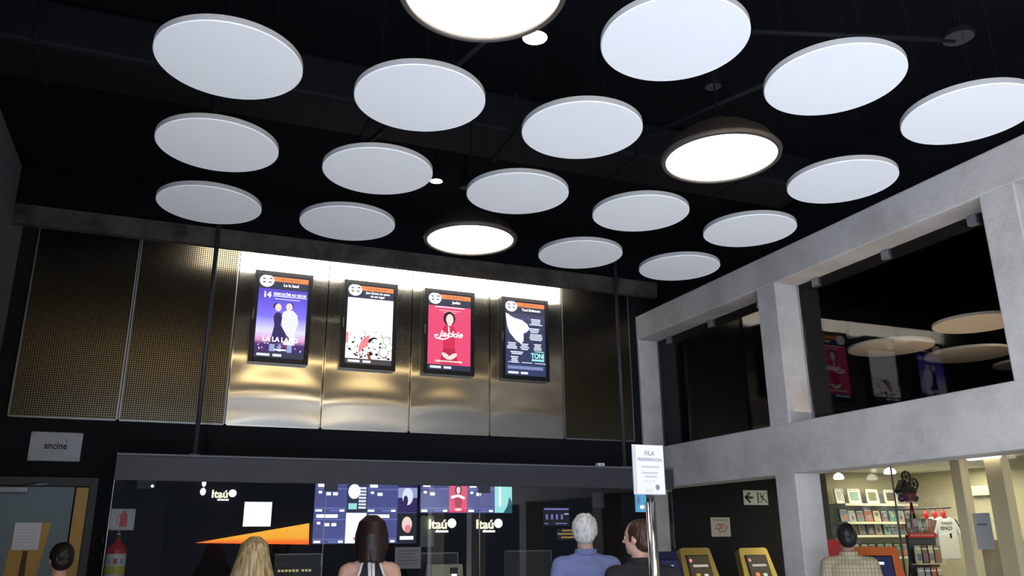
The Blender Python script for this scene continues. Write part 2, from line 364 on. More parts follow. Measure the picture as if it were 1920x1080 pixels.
# ------------------------------------------------------------------ wall screens
def canvas_gradient(name, stops, s, h, z0=0):
    mm = bpy.data.materials.new(name); mm.use_nodes = True; nt = mm.node_tree; b = nt.nodes['Principled BSDF']; b.inputs['Base Color'].default_value = (.02, .02, .02, 1)
    tc = nt.nodes.new('ShaderNodeTexCoord'); sp = nt.nodes.new('ShaderNodeSeparateXYZ'); nt.links.new(tc.outputs['Object'], sp.inputs[0])
    mr = nt.nodes.new('ShaderNodeMapRange'); mr.inputs[1].default_value = z0; mr.inputs[2].default_value = z0+h; nt.links.new(sp.outputs[2], mr.inputs[0])
    rp = nt.nodes.new('ShaderNodeValToRGB'); e = rp.color_ramp.elements
    e[0].position, e[0].color = stops[0][0], (*stops[0][1], 1); e[1].position, e[1].color = stops[-1][0], (*stops[-1][1], 1)
    for p, c in stops[1:-1]: q = e.new(p); q.color = (*c, 1)
    nt.links.new(mr.outputs[0], rp.inputs[0]); nt.links.new(rp.outputs[0], b.inputs['Emission Color']); b.inputs['Emission Strength'].default_value = s
    return mm
NAVY = lit('screen_navy', (.030, .036, .075)); ORNG = lit('screen_orange', (.95, .27, .07)); WHT = lit('screen_white', (1, 1, 1), 1.5); BRN = lit('screen_brown', (.35, .08, .02))
PINK = lit('screen_pink', (.90, .08, .20), 1.0); PINKD = lit('screen_dark_pink', (.52, .02, .06)); PINKM = lit('screen_mid_pink', (.72, .03, .10))
SBLK = lit('screen_black', (.012, .010, .018)); PALE = lit('screen_pale', (.75, .78, 1.0), 1.2); DKPUR = lit('screen_dark_purple', (.035, .02, .12)); SKYB = lit('screen_teal', (.35, .85, .80), 1.1)
ROSE = lit('screen_rose', (.95, .28, .32)); FLESH = lit('screen_flesh', (1, .72, .68), 1.1); STEELB = lit('screen_steel_blue', (.16, .2, .42)); PALEB = lit('screen_light_blue', (.35, .42, .75))
TVW, TVH = .607, .995
GR1 = canvas_gradient('screen_dusk', [(0, (.03, .02, .10)), (.20, (.06, .02, .14)), (.25, (.75, .35, .65)), (.34, (.75, .72, 1.0)), (.50, (.22, .18, .95)), (.75, (.09, .05, .62)), (1, (.055, .035, .36))], 1.1, TVH, 0)
GR4 = canvas_gradient('screen_night', [(0, (.03, .045, .14)), (.5, (.035, .04, .10)), (1, (.05, .055, .13))], 1.0, TVH, 0)

def header(m, title, y):
    m.rect(.05, .055, TVW-.045, .945, NAVY, y, 0)
    m.rect(.17, .885, TVW-.05, .938, ORNG, y, 2)
    m.text('EM CARTAZ', .37, .898, .032, BRN, y, 3, wid=.2)
    m.oval(.125, .885, .075, .068, WHT, y, 3)
    for (a, b_) in ((.095, .905), (.165, .912), (.098, .868), (.158, .871)): m.oval(a, b_, .017, .008, NAVY, y, 4, 12)
    if isinstance(title, str): m.text(title, .38, .838, .042, WHT, y, 3, bold=.0015)
    else:
        m.text(title[0], .38, .852, .034, WHT, y, 3, bold=.0012); m.text(title[1], .38, .815, .034, WHT, y, 3, bold=.0012)
    m.rect(.08, .072, .21, .098, PALE, y, 3); m.rect(.24, .072, .33, .098, PALE, y, 3)

TVL = [('wall screen showing a blue and purple film poster, leftmost of the four', 1),
       ('wall screen showing a mostly white poster with a red umbrella shape', 2),
       ('wall screen showing a pink poster with a dark haired figure', 3),
       ('wall screen showing a dark blue poster full of names, rightmost of the four', 4)]
TVX = [at_y(479, 506, D-.14).x, at_y(646, 524, D-.14).x, at_y(797, 541, D-.14).x, at_y(941, 556, D-.14).x]
for (lab, n), x in zip(TVL, TVX):
    t = thing('wall_screen', lab, 'screen', (x+.005, D-.125, 3.353), 0, 'portrait screens on the steel panels')
    m = MB(); z = .047
    m.box((0, 0, 0), (z, .075, TVH), BLK, .005); m.box((TVW-z, 0, 0), (TVW, .075, TVH), BLK, .005); m.box((z, 0, 0), (TVW-z, .075, .052), BLK, .005); m.box((z, 0, TVH-.05), (TVW-z, .075, TVH), BLK, .005)
    m.box((.02, .04, .02), (TVW-.02, .078, TVH-.02), BLK); m.build('bezel', t)
    m = MB(); m.box((.006, -.003, .45), (.016, 0, .56), ALU); m.build('badge', t)
    m = MB(); Y = .012
    if n == 1:
        header(m, 'La la land', Y); m.rect(.05, .115, TVW-.048, .800, GR1, Y, 1)
        m.text('14', .145, .705, .085, WHT, Y, 3, bold=.003); m.text('INDICAÇÕES AO OSCAR', .375, .735, .04, WHT, Y, 3, wid=.34, bold=.001)
        m.rect(.20, .718, .55, .728, PALE, Y, 3); m.rect(.22, .69, .48, .698, PALE, Y, 3)
        # a plain pair of standing figures as stand-in artwork
        m.poly([(.34, .20), (.33, .36), (.30, .47), (.315, .555), (.36, .58), (.42, .575), (.465, .53), (.48, .44), (.45, .34), (.455, .20)], PALE, Y, 3)
        m.oval(.375, .615, .034, .042, FLESH, Y, 3); m.oval(.382, .63, .036, .034, DKPUR, Y, 2)
        m.poly([(.20, .20), (.235, .40), (.22, .50), (.245, .545), (.29, .545), (.31, .49), (.30, .41), (.37, .30), (.42, .255), (.33, .22)], DKPUR, Y, 4)
        m.oval(.262, .60, .033, .042, FLESH, Y, 5); m.oval(.245, .612, .036, .036, DKPUR, Y, 4)
        for k in range(26): m.oval(random.uniform(.07, .53), random.uniform(.13, .26), .006, .007, PALE if k % 3 else PINK, Y, 2, 8)
        m.text('LA LA LAND', .31, .228, .072, WHT, Y, 7, wid=.36, bold=.002)
        m.rect(.20, .125, .255, .20, PALEB, Y, 3); m.rect(.29, .125, .32, .2, PALEB, Y, 3); m.rect(.38, .12, .43, .2, PALEB, Y, 3); m.rect(.25, .135, .37, .15, WHT, Y, 5)
    if n == 2:
        header(m, ('Just Gente do povo', 'de um lugar'), Y); m.rect(.05, .115, TVW-.048, .795, WHT, Y, 1)
        for k in range(70):
            q = random.random()**1.5; a = random.uniform(.06, .54); b_ = .13+.30*q; s = .005+.012*random.random()*(1-q)
            m.oval(a, b_, s*random.uniform(.5, 2.2), s, SBLK if k % 3 else BRN, Y, 2, 9, random.uniform(0, 3))
        m.poly([(.19, .16), (.19, .24), (.22, .32), (.27, .37), (.31, .385), (.30, .30), (.29, .25), (.24, .23)], ROSE, Y, 3)
        m.poly([(.29, .31), (.31, .345), (.36, .365), (.41, .345), (.35, .34), (.31, .29)], SBLK, Y, 4)
        m.rect(.05, .28, .075, .40, ROSE, Y, 3)
        for (a, b_, c) in ((.47, .20, .055), (.50, .33, .045), (.53, .26, .04)):
            m.oval(a, b_, c, c*1.1, SBLK, Y, 3); m.oval(a, b_, c*.86, c*.96, WHT, Y, 4)
        m.rect(.05, .055, TVW-.045, .112, lit('screen_grey', (.07, .06, .07)), Y, 2)
    if n == 3:
        header(m, 'Jackie', Y); m.rect(.05, .115, TVW-.048, .80, PINK, Y, 1)
        for k, z_ in enumerate((.782, .745, .725)): m.rect(.13+.05*k, z_, .48-.05*k, z_+(.012 if k == 0 else .006), PALE if k == 0 else FLESH, Y, 2)
        m.poly([(.19, .14), (.235, .30), (.23, .40), (.21, .50), (.245, .565), (.30, .585), (.35, .565), (.385, .50), (.365, .40), (.37, .30), (.41, .14)], PINKD, Y, 2)
        m.poly([(.24, .31), (.36, .31), (.355, .54), (.30, .575), (.245, .54)], PINKM, Y, 3)
        m.oval(.30, .655, .072, .082, SBLK, Y, 3); m.oval(.305, .645, .045, .065, FLESH, Y, 4); m.rect(.28, .57, .325, .61, FLESH, Y, 3)
        m.oval(.265, .215, .06, .026, FLESH, Y, 4, a=-.6); m.oval(.345, .215, .06, .026, FLESH, Y, 4, a=.6)
        m.text('Jackie', .315, .44, .10, WHT, Y, 6, wid=.30, shear=.3, bold=.002)
        m.stroke([(.29, .56), (.30, .49), (.29, .43), (.23, .405), (.14, .42), (.13, .45), (.17, .455)], .014, WHT, Y, 6)
        m.rect(.14, .145, .46, .165, FLESH, Y, 2); m.rect(.2, .125, .42, .138, PINKD, Y, 2)
    if n == 4:
        header(m, 'Toni Erdmann', Y); m.rect(.05, .055, TVW-.048, .80, GR4, Y, 1); m.rect(.08, .072, .21, .098, PALE, Y, 3); m.rect(.24, .072, .33, .098, PALE, Y, 3)
        m.poly([(.05, .80), (.10, .77), (.18, .74), (.26, .725), (.33, .68), (.36, .62), (.32, .58), (.28, .56), (.28, .47), (.25, .43), (.18, .47), (.10, .56), (.07, .64)], PALE, Y, 2)
        m.poly([(.08, .79), (.16, .72), (.25, .70), (.33, .66), (.30, .58), (.26, .55), (.25, .46), (.17, .50), (.10, .60)], WHT, Y, 3)
        def lines(x, z_, w, n_, s=.021):
            for k in range(n_):
                a = random.uniform(.6, 1)*w/2; m.rect(x-a, z_-k*s, x+a, z_-k*s+s*.62, PALE, Y, 4)
        lines(.44, .735, .18, 4); lines(.42, .62, .14, 3); lines(.44, .55, .22, 4); lines(.13, .43, .13, 4); lines(.29, .425, .12, 4); lines(.46, .43, .13, 4); lines(.19, .325, .2, 2); lines(.16, .265, .12, 4)
        m.text('TONI', .455, .27, .085, SKYB, Y, 5, wid=.17, bold=.004); m.rect(.38, .235, .54, .258, SKYB, Y, 5); m.rect(.42, .345, .54, .355, SKYB, Y, 5)
        for k in range(3): m.rect(.08+.17*k, .205, .22+.17*k, .213, PALE, Y, 4)
        m.rect(.07, .125, .53, .17, STEELB, Y, 3)
        for k in range(16): m.rect(.09+.027*k, .135, .105+.027*k, .155, PALEB, Y, 4)
        for k in range(12): a = random.uniform(.1, .5); m.stroke([(a, .76), (a+.05, .72)], .003, STEELB, Y, 2)
    m.build('picture', t)

# ------------------------------------------------------------------ hanging discs and pendant lamps
SP, R0, HZ = .8444, .304, 3.55
GX0, GY0 = .0523, 4.946
def gpos(i, j): return (GX0+i*SP, GY0-j*.8395)
dt = thing('ceiling_disc', '', 'ceiling disc', (0, 0, 0), 0, 'white discs hung from the ceiling')
m = MB(); m.lathe([(0, 0), (R0-.004, 0), (R0, .004)], DISCM, 72, False); m.lathe([(R0, .004), (R0, .030), (R0-.003, .033), (0, .033)], DISCE, 72, False); m.build('disc_board', dt)
m = MB()
for k in range(3): a = k*2*PI/3+.4; m.tube((.2*math.cos(a), .2*math.sin(a), .033), (.2*math.cos(a), .2*math.sin(a), ZC-HZ), .0012, CEILB, seg=6)
m.build('suspension_wire', dt)
ROWN = ['row nearest the screen wall', 'second row from the screen wall', 'third row from the screen wall', 'fourth row from the screen wall', 'fifth row from the screen wall, cut by the frame top']
LAMPS = {(2, 0), (3, 2), (1, 3)}
rowsn = {0: range(0, 5), 1: range(0, 5), 2: range(0, 5), 3: range(2, 5), 4: range(4, 5)}
first = True
for j, rng in rowsn.items():
    ks = [i for i in rng if (i, j) not in LAMPS]
    for i in ks:
        o = dt if first else copy_tree(dt); first = False
        x, y = gpos(i, j); o.location = (x, y, HZ)
        n = ks.index(i)
        o['label'] = ('white round ceiling disc, %s from the left in the %s' % (ORD[n], ROWN[j])) if len(ks) > 1 else 'white round ceiling disc cut off by the top right corner of the photo'
LAMPE = mat('lamp_diffuser', (.8, .8, .8), .5, 0, (1.0, .90, .74), 9)
DOME = mat('black_lamp_dome', (.006, .0055, .0055), .7, spec=.2); RIM = mat('lamp_rim_brown', (.06, .05, .045), .5)
LL = {(2, 0): 'lit black dome pendant lamp nearest the screen wall, above the pink screen', (3, 2): 'lit black dome pendant lamp on the right, middle of the ceiling', (1, 3): 'lit black dome pendant lamp cut by the top edge of the photo'}
for (i, j), lab in LL.items():
    x, y = gpos(i, j); rr = R0*1.04
    t = thing('pendant_lamp', lab, 'lamp', (x, y, HZ), 0, 'dome pendant lamps among the discs')
    m = MB(); m.lathe([(rr, 0), (rr+.004, .02), (rr*.95, .05), (rr*.84, .10), (rr*.66, .145), (rr*.40, .18), (.07, .195), (.05, .24), (0, .245)], DOME, 64)
    m.lathe([(0, .17), (rr*.6, .14), (rr*.8, .09), (rr*.92, .03), (rr*.935, .012)], DOME, 64); m.build('dome_shade', t)
    m = MB(); m.lathe([(rr, 0), (rr*.935, -.002), (rr*.935, .012), (rr+.006, .02), (rr, 0)], RIM, 64); m.build('rim', t)
    m = MB(); m.lathe([(0, .006), (rr*.93, .010), (rr*.93, .016), (0, .02)], LAMPE, 64); m.build('diffuser', t)
    m = MB(); m.tube((0, 0, .24), (0, 0, ZC-HZ), .006, CEILB, seg=8); m.build('cord', t)

SPOTE = mat('spot_lens', (.8, .8, .8), .5, 0, (1, .84, .72), 6)
for (px, py, rr, on, lab) in ((1003, 71, .085, 1, 'small lit ceiling spotlight beside the pendant cut by the photo top'), (818, 340, .060, 1, 'small lit ceiling spotlight peeping out behind a white disc'),
                              (1797, 72, .10, 0, 'unlit round grey ceiling speaker near the top right'), (872, 353, .05, 0, 'small unlit ceiling spotlight left of a disc in the second row'), (1337, 163, .06, 0, 'dim unlit ceiling spotlight above the right pendant lamp')):
    z = 4.55; p = at_z(px, py, z)
    nm = 'ceiling_speaker' if rr == .10 else 'ceiling_spotlight'
    t = thing(nm, lab, 'speaker' if rr == .10 else 'spotlight', p)
    hc = .03 if rr == .10 else .09
    m = MB(); m.lathe([(rr*.9, 0), (rr, .005), (rr, hc), (rr*.6, hc+.05), (0, hc+.055)], CEILB, 32); m.build('can', t)
    m = MB(); m.lathe([(0, .002), (rr*.93, .002), (rr*.93, .01), (0, .012)], SPOTE if on else mat('grille_grey', (.035, .033, .035), .7), 32, False); m.build('lens' if nm != 'ceiling_speaker' else 'grille', t)
    m = MB(); m.tube((0, 0, hc+.05), (0, 0, ZC-z), .012, CEILB, seg=8); m.build('stem', t)

# black duct and conduits under the ceiling
DUCT = mat('black_duct', (.005, .005, .007), .7, spec=.2)
p0 = at_z(250, 150, 4.62).y
m = MB(); m.box((XL, p0-.25, 4.62), (5.2, p0+.25, ZC-.02), DUCT, .03)
for k in range(6): m.box((XL+.5+k*1.1, p0-.262, 4.608), (XL+.54+k*1.1, p0+.262, ZC-.01), DUCT, .004)
tag(m.build('air_duct'), 'black air duct running across the dark ceiling above the discs', 'duct')
for (a, b_, lab) in (((1410, 60), (1790, 75), 'thin black conduit on the ceiling at the upper right'), ((690, 268), (930, 60), 'thin black conduit on the ceiling between the left discs'), ((1170, 270), (1500, 130), 'thin black conduit on the ceiling above the right pendant lamp')):
    A, B = at_z(*a, 4.56), at_z(*b_, 4.56); m = MB(); m.tube(A, B, .018, DUCT, seg=10); tag(m.build('conduit'), lab, 'conduit')

# ------------------------------------------------------------------ ticket office front
YB = 8.074
t = thing('ticket_fascia', 'long slate grey fascia over the ticket office glass', 'fascia', (-.452, YB, 2.11))
m = MB(); m.box((0, 0, 0), (5.77, .06, .215), FASC, .004); m.build('front_board', t)
m = MB(); m.box((0, -.012, .215), (5.77, D-YB-.004, .235), mat('fascia_cap', (.16, .165, .18), .4), .003); m.build('top_cap', t)
m = MB(); m.box((0, .06, 0), (.04, D-YB-.004, .215), FASC); m.build('return_board', t)
for px, lab in ((365, 'dark hanging rod holding the ticket fascia at its left'), (1171, 'dark hanging rod holding the ticket fascia at its right end')):
    x = at_y(px, 852, YB+.03).x; m = MB(); m.tube((0, 0, 0), (0, 0, ZC-2.347), .021, DKMET); m.box((-.04, -.03, 0), (.04, .03, .012), DKMET)
    o = tag(m.build('hanging_rod'), lab, 'rod', 'rods holding the fascia'); o.location = (x, YB+.04, 2.345)
GX = [-.45, 1.40, 2.97, 5.30]
GLB = ['left ticket office glass pane in front of the extinguisher', 'middle ticket office glass pane in front of the large programme screen', 'right ticket office glass pane behind the grey haired man']
for k in range(3):
    t = thing('ticket_glass', GLB[k], 'glass pane', (GX[k]+.004, YB+.02, 1.08), 0, 'glass panes of the ticket office')
    m = MB(); m.box((0, 0, 0), (GX[k+1]-GX[k]-.008, .01, 1.03), GLASS); m.build('pane', t)
    m = MB(); m.box((-.003, -.002, 0), (.002, .012, 1.03), ALU); m.build('polished_edge', t)
for px, lab in ((621, 'square dark clamp on the fascia over the large programme screen'), (908, 'square dark clamp on the fascia over the small programme screen')):
    p = at_y(px, 907, YB); m = MB(); m.box((-.065, -.008, -.06), (.065, -.001, .06), mat('clamp_grey', (.045, .05, .06), .5), .003); m.box((-.05, -.011, -.045), (.05, -.008, .045), FASC, .001)
    o = tag(m.build('glass_clamp'), lab, 'clamp', 'clamps under the fascia'); o.location = (p.x, YB, 2.10)
t = thing('ticket_counter', 'black ticket counter under the office glass', 'counter', (-.45, YB, 0))
m = MB(); m.box((.02, .03, 0), (5.75, .35, 1.04), BLACK, .005); m.build('front', t); m = MB(); m.box((0, -.12, 1.04), (5.77, .48, 1.08), BLK, .006); m.build('worktop', t)
o = at_y(1128, 874, YB+.02); m = MB(); m.box((-.04, -.03, 0), (.04, .04, .035), WHITEP, .006); m.ball((0, -.032, .017), (.008, .006, .008), BLK); s_ = tag(m.build('sensor'), 'small white sensor box on top of the ticket fascia', 'sensor'); s_.location = (o.x, YB+.05, 2.346)

# lit things inside the ticket office
YO = D+1.018
INDIGO = lit('menu_indigo', (.085, .095, .30)); INDIG2 = lit('menu_light', (.20, .22, .55))
def menu(name, lab, c0, c1, cells, rows):
    a, b_ = at_y(*c0, YO-.08), at_y(*c1, YO-.08); w, h = b_.x-a.x, a.z-b_.z
    t = thing(name, lab, 'screen', (a.x, YO-.08, b_.z))
    m = MB(); m.box((-.012, .004, -.012), (w+.012, .07, h+.012), BLK, .004); m.build('bezel', t)
    m = MB(); m.rect(0, 0, w, h, INDIGO, 0, 1)
    cw, chh = w/cells, h/rows; n = 0
    for r in range(rows):
        for c in range(cells):
            x, z = c*cw, h-(r+1)*chh
            m.rect(x+.006, z+chh*.76, x+cw*.6, z+chh*.79, INDIG2, 0, 2); m.rect(x+.006, z+chh*.13, x+cw*.6, z+chh*.16, INDIG2, 0, 2)
            m.rect(x+.03, z+chh*.83, x+cw*(.2 if r == 0 else .45), z+chh*.94, WHT, 0, 3)
            m.rect(x+.04, z+chh*.62, x+cw*.13, z+chh*.7, WHT, 0, 3); m.rect(x+cw*.2, z+chh*.56, x+cw*.3, z+chh*.66, WHT, 0, 3)
            if c == 0 and rows > 1: m.rect(x+cw*.34, z+chh*.56, x+cw*.43, z+chh*.66, WHT, 0, 3)
            m.rect(x+.015, z+chh*.03, x+cw*.15, z+chh*.1, WHT, 0, 3); m.rect(x+cw*.3, z+chh*.04, x+cw*.46, z+chh*.09, INDIG2, 0, 3); m.rect(x+cw*.48, z+chh*.03, x+cw*.57, z+chh*.1, WHT, 0, 3)
            # small artwork cell, plain stand-ins
            X0, X1 = x+cw*.61, x+cw; zz0, zz1 = z+.004, z+chh-.004; q = [1, 3, 2, 4][n % 4] if rows > 1 else [5, 6][n]; n += 1
            m.rect(X0, zz0, X1, zz1, [None, NAVY, WHT, DKPUR, SBLK, PINK, SKYB][q], 0, 3)
            xm, zm, ww, hh = (X0+X1)/2, (zz0+zz1)/2, X1-X0, zz1-zz0
            if q == 1:
                m.oval(xm-ww*.15, zm+hh*.2, ww*.3, hh*.25, WHT, 0, 4)
                for k in range(7): m.rect(xm+ww*.08, zz0+hh*(.12+.11*k), xm+ww*.45, zz0+hh*(.19+.11*k), PALE, 0, 4)
                m.rect(X0+.02, zz0+hh*.1, xm, zz0+hh*.3, SKYB, 0, 4)
            if q == 2: m.oval(xm, zz0+hh*.15, ww*.12, hh*.06, ROSE, 0, 4)
            if q == 3: m.rect(X0, zm, X1, zz1-hh*.15, PALEB, 0, 4); m.oval(xm, zm+hh*.05, ww*.28, hh*.3, PALE, 0, 5); m.oval(xm-ww*.1, zm-hh*.1, ww*.12, hh*.18, DKPUR, 0, 6)
            if q == 4: m.oval(xm, zm+hh*.12, ww*.26, hh*.26, FLESH, 0, 4); m.oval(xm+ww*.05, zm-.01, ww*.16, hh*.14, ROSE, 0, 5); m.rect(X0+ww*.15, zz0+hh*.1, X1-ww*.15, zz0+hh*.22, WHT, 0, 5)
            if q == 5: m.oval(xm, zm+hh*.25, ww*.18, hh*.16, SBLK, 0, 4); m.oval(xm, zm+hh*.24, ww*.11, hh*.12, FLESH, 0, 5); m.oval(xm, zm-hh*.12, ww*.22, hh*.26, PINKD, 0, 4); m.stroke([(X0+ww*.1, zm), (xm, zm+hh*.06), (X1-ww*.15, zm-.01)], .03, WHT, 0, 6); m.oval(xm, zz0+hh*.1, ww*.2, hh*.05, FLESH, 0, 6)
            if q == 6: m.rect(X0+ww*.25, zz0+hh*.2, X0+ww*.35, zz1, WHT, 0, 4); m.poly([(xm, zz0), (X1, zz0), (X1, zz0+hh*.35), (X1-ww*.15, zz0+hh*.55), (xm+ww*.2, zz0+hh*.2)], lit('menu_deep_teal', (.02, .12, .16)), 0, 5)
    m.build('programme', t)
menu('programme_screen', 'large lit programme screen of four film entries behind the ticket glass', (592, 903), (780, 1018), 2, 2)
menu('programme_screen', 'smaller lit programme screen with pink and teal pictures behind the ticket glass', (789, 903), (960, 962), 2, 1)

CREAM = lit('sign_cream', (1, .93, .66), 1.5)
def itau(px, py, lab, sc=1.0):
    p = at_y(px, py, YO-.065); t = thing('logo_sign', lab, 'sign', (p.x, YO-.065, p.z), 0, 'lit logo signs in the ticket office')
    m = MB(); m.text('Itaú', -.06*sc, -.005, .15*sc, CREAM, 0, 0, wid=.22*sc, ext=.008, bold=.003); m.text('cinemas', -.01*sc, -.05*sc, .05*sc, WHT, 0, 0, wid=.16*sc, ext=.008, bold=.001); m.build('lettering', t)
    m = MB(); m.ball((.115*sc, 0, .055*sc), (.055*sc, .012, .055*sc), WHT); m.build('ball_emblem', t)
    m = MB(); m.box((-.15*sc, .009, -.02*sc), (.14*sc, .016, .03*sc), BLACK); m.box((-.02, .016, -.01), (.02, .062, .02), BLACK); m.build('mounting_bar', t)
itau(420, 932, 'lit cream logo sign at the left, above the orange wedge', .75)
itau(830, 990, 'lit cream logo sign below the left half of the smaller programme screen')
itau(918, 990, 'lit cream logo sign below the right half of the smaller programme screen')
q = [at_y(*p, YO-.05) for p in ((366, 1018), (579, 1021), (580, 981))]
ORE = canvas_gradient('wedge_orange', [(0, (1, .16, .02)), (.25, (1, .42, .03)), (1, (1, .50, .05))], 1.15, q[2].z-q[0].z, 0)
t = thing('wedge_light_box', 'glowing orange wedge shaped light box in the ticket office', 'light box', (q[0].x, YO-.05, q[0].z))
m = MB(); m.prism([(0, 0), (q[1].x-q[0].x, q[1].z-q[0].z), (q[2].x-q[0].x, q[2].z-q[0].z)], 0, .04, ORE); m.build('lit_face', t)
def lit_box(name, lab, cat, c0, c1, face, Y=YO-.04, frame=BLK, extra=None):
    a, b_ = at_y(*c0, Y), at_y(*c1, Y); w, h = b_.x-a.x, a.z-b_.z
    t = thing(name, lab, cat, (a.x, Y, b_.z)); m = MB(); m.box((-.008, .003, -.008), (w+.008, .036, h+.008), frame, .003); m.build('backing', t)
    m = MB(); m.rect(0, 0, w, h, face, 0, 1)
    if extra: extra(m, w, h)
    m.build('face', t); return t
lit_box('light_panel', 'glowing white square panel above the orange wedge', 'light panel', (459, 941), (507, 987), WHT)
def scr(m, w, h):
    m.rect(.01, h*.86, w-.01, h*.94, INDIG2, 0, 2)
    for k in range(4): m.rect(.03+k*.07, h*.35, .06+k*.07, h*.62, STEELB, 0, 2)
    m.rect(w*.8, h*.6, w-.01, h*.68, PALEB, 0, 2); m.rect(.01, h*.1, .06, h*.16, STEELB, 0, 2); m.rect(w*.45, h*.1, w*.9, h*.16, STEELB, 0, 2)
lit_box('office_monitor', 'dim blue monitor in the ticket office left of the grey haired man', 'monitor', (1019, 951), (1068, 986), SBLK, extra=scr)
def bl(m, w, h): m.oval(w*.3, h*.6, w*.15, h*.2, STEELB, 0, 2); m.oval(w*.6, h*.25, w*.2, h*.1, WHT, 0, 2)
lit_box('office_screen', 'light blue lit screen just behind the queue sign post', 'screen', (1190, 923), (1213, 960), lit('screen_cyan', (.10, .42, .70)), Y=8.64, extra=bl)
lit_box('notice', 'dim pale notice on the office wall above the grey haired man', 'notice', (1111, 925), (1148, 951), mat('dim_notice', (.16, .13, .13), .8), frame=mat('dim_notice2', (.1, .09, .09), .8))
GTXT = lit('board_gold_text', (.30, .19, .05)); 
def board(m, w, h):
    for k, (a, b_) in enumerate(((.25, .8), (.0, .95), (.2, .9))): m.rect(w*a, h*(.75-.3*k), w*b_, h*(.9-.3*k), GTXT, 0, 2)
lit_box('text_board', 'black board with gold lines of text beside the grey haired man', 'board', (1045, 991), (1080, 1012), SBLK, extra=board)
lit_box('wall_board', 'pale greenish board left of the left lower logo sign', 'board', (789, 967), (813, 1025), mat('pale_green_board', (.30, .32, .22), .7))
o = at_y(382, 913, YO-.05); t = thing('wall_lamp', 'small glowing lilac wall lamp at the left of the ticket office', 'lamp', (o.x, YO-.05, o.z))
m = MB(); m.ball((0, 0, .04), (.022, .02, .04), lit('lilac_glow', (.8, .72, 1), 1.8)); m.ball((-.003, 0, -.05), (.03, .02, .04), lit('lilac_glow', (1, 1, 1), 1)); m.build('bulb', t); m = MB(); m.box((-.012, .01, -.1), (.012, .048, .09), BLK); m.build('bracket', t)
o = at_y(286, 912, D-.06); t = thing('security_camera', 'dark security camera with a bright lens behind the left ticket glass', 'camera', (o.x, D, o.z))
m = MB(); m.box((-.14, -.16, -.03), (.03, -.03, .10), DKMET, .01); m.box((-.06, -.03, -.01), (-.02, -.002, .06), DKMET); m.build('housing', t); m = MB(); m.ball((0, -.163, -.003), (.013, .01, .013), WHT); m.build('lens', t)

# monitors on the counter, printed notice, machine
def monitor(c0, c1, lab, Y, txt):
    a, b_ = at_y(*c0, Y), at_y(*c1, Y); w = b_.x-a.x; zt = a.z
    t = thing('counter_monitor', lab, 'monitor', ((a.x+b_.x)/2, Y, 1.08), 0, 'monitors on the ticket counter')
    m = MB(); m.box((-w/2, 0, zt-1.08-.34), (w/2, .04, zt-1.08), BLK, .006); m.build('housing', t)
    m = MB(); m.box((-.02, .03, .01), (.02, .05, zt-1.08-.1), DKMET); m.box((-.1, -.04, 0), (.1, .12, .012), DKMET, .004); m.build('stand', t)
    m = MB(); zt -= 1.08; m.stroke([(-w/2+.01, zt-.008), (w/2-.012, zt-.008), (w/2-.012, zt-.12)], .006, ALU, 0, 1)
    if txt:
        for k in range(9): m.rect(-w/2+.04+k*.033+(k > 5)*.02, zt-.165, -w/2+.062+k*.033+(k > 5)*.02, zt-.145, GTXT if txt == 2 else lit('amber_text', (.55, .45, .22)), 0, 1)
        m.rect(0, zt-.235, .16, zt-.21, PALE, 0, 1)
    m.build('trim_line', t)
monitor((515, 1038), (603, 1080), 'black counter monitor with amber text between the blonde and the dark haired women', 8.25, 1)
monitor((788, 1036), (860, 1060), 'black counter monitor behind the small beige machine', 8.46, 0)
monitor((946, 1032), (1036, 1080), 'black counter monitor left of the grey haired man', 8.25, 0)
p = at_y(765, 1046, YB+.015); t = thing('glass_notice', 'grey printed notice on the ticket glass right of the dark haired woman', 'notice', (p.x, YB+.018, p.z))
m = MB(); m.box((-.13, -.002, -.10), (.13, 0, .10), mat('grey_paper', (.22, .22, .23), .8)); m.build('sheet', t)
m = MB(); [m.rect(-.1, .06-k*.03, .1-.02*(k % 3), .07-k*.03, mat('grey_ink', (.12, .12, .13), .8), -.003, 1) for k in range(5)]; m.build('print', t)
p = at_y(835, 1060, 8.2); t = thing('ticket_machine', 'small beige ticket machine on the counter below the logo sign', 'machine', (p.x, 8.14, 1.08))
BEI = mat('beige_plastic', (.42, .36, .24), .5)
m = MB(); hh = p.z-1.08+.01; m.prism([(-.18, 0), (.18, 0), (.16, hh), (-.15, hh)], 0, .22, BEI); m.build('housing', t)
m = MB(); m.box((.03, -.006, hh-.09), (.11, .002, hh-.03), BLK); m.rect(.045, hh-.11, .10, hh-.085, WHT, -.004, 1); m.build('ticket_slot', t)

# ------------------------------------------------------------------ signs on the back wall
INK = mat('black_ink', (.015, .015, .02), .7)
a, b_ = at_y(59, 809, D-.02), at_y(150, 867, D-.02); w, h = b_.x-a.x-.006, .265
t = thing('wall_plaque', 'silver metal plaque with ancine lettering above the door', 'plaque', (a.x, D-.004, 2.312))
m = MB(); m.box((0, -.014, 0), (w, 0, h), mat('plaque_silver', (.42, .45, .49), .55, .2, noise=.12, nscale=40), .003); m.build('plate', t)
m = MB(); m.text('ancine', w*.5, h*.42, .088, INK, -.0145, 1, wid=.19, bold=.002); m.stroke([(w*.68, h*.74), (w*.72, h*.66)], .006, INK, -.0145, 1); m.rect(w*.15, h*.31, w*.85, h*.325, mat('plaque_line', (.3, .32, .35), .6), -.0145, 1); m.rect(w*.2, h*.2, w*.8, h*.21, mat('plaque_line', (0, 0, 0)), -.0145, 1); m.build('lettering', t)
for (x, z) in ((.02, .02), (w-.02, .02), (.02, h-.02), (w-.02, h-.02)): m = MB(); m.ball((x, -.015, z), (.010, .006, .010), CHROME); m.build('screw', t)
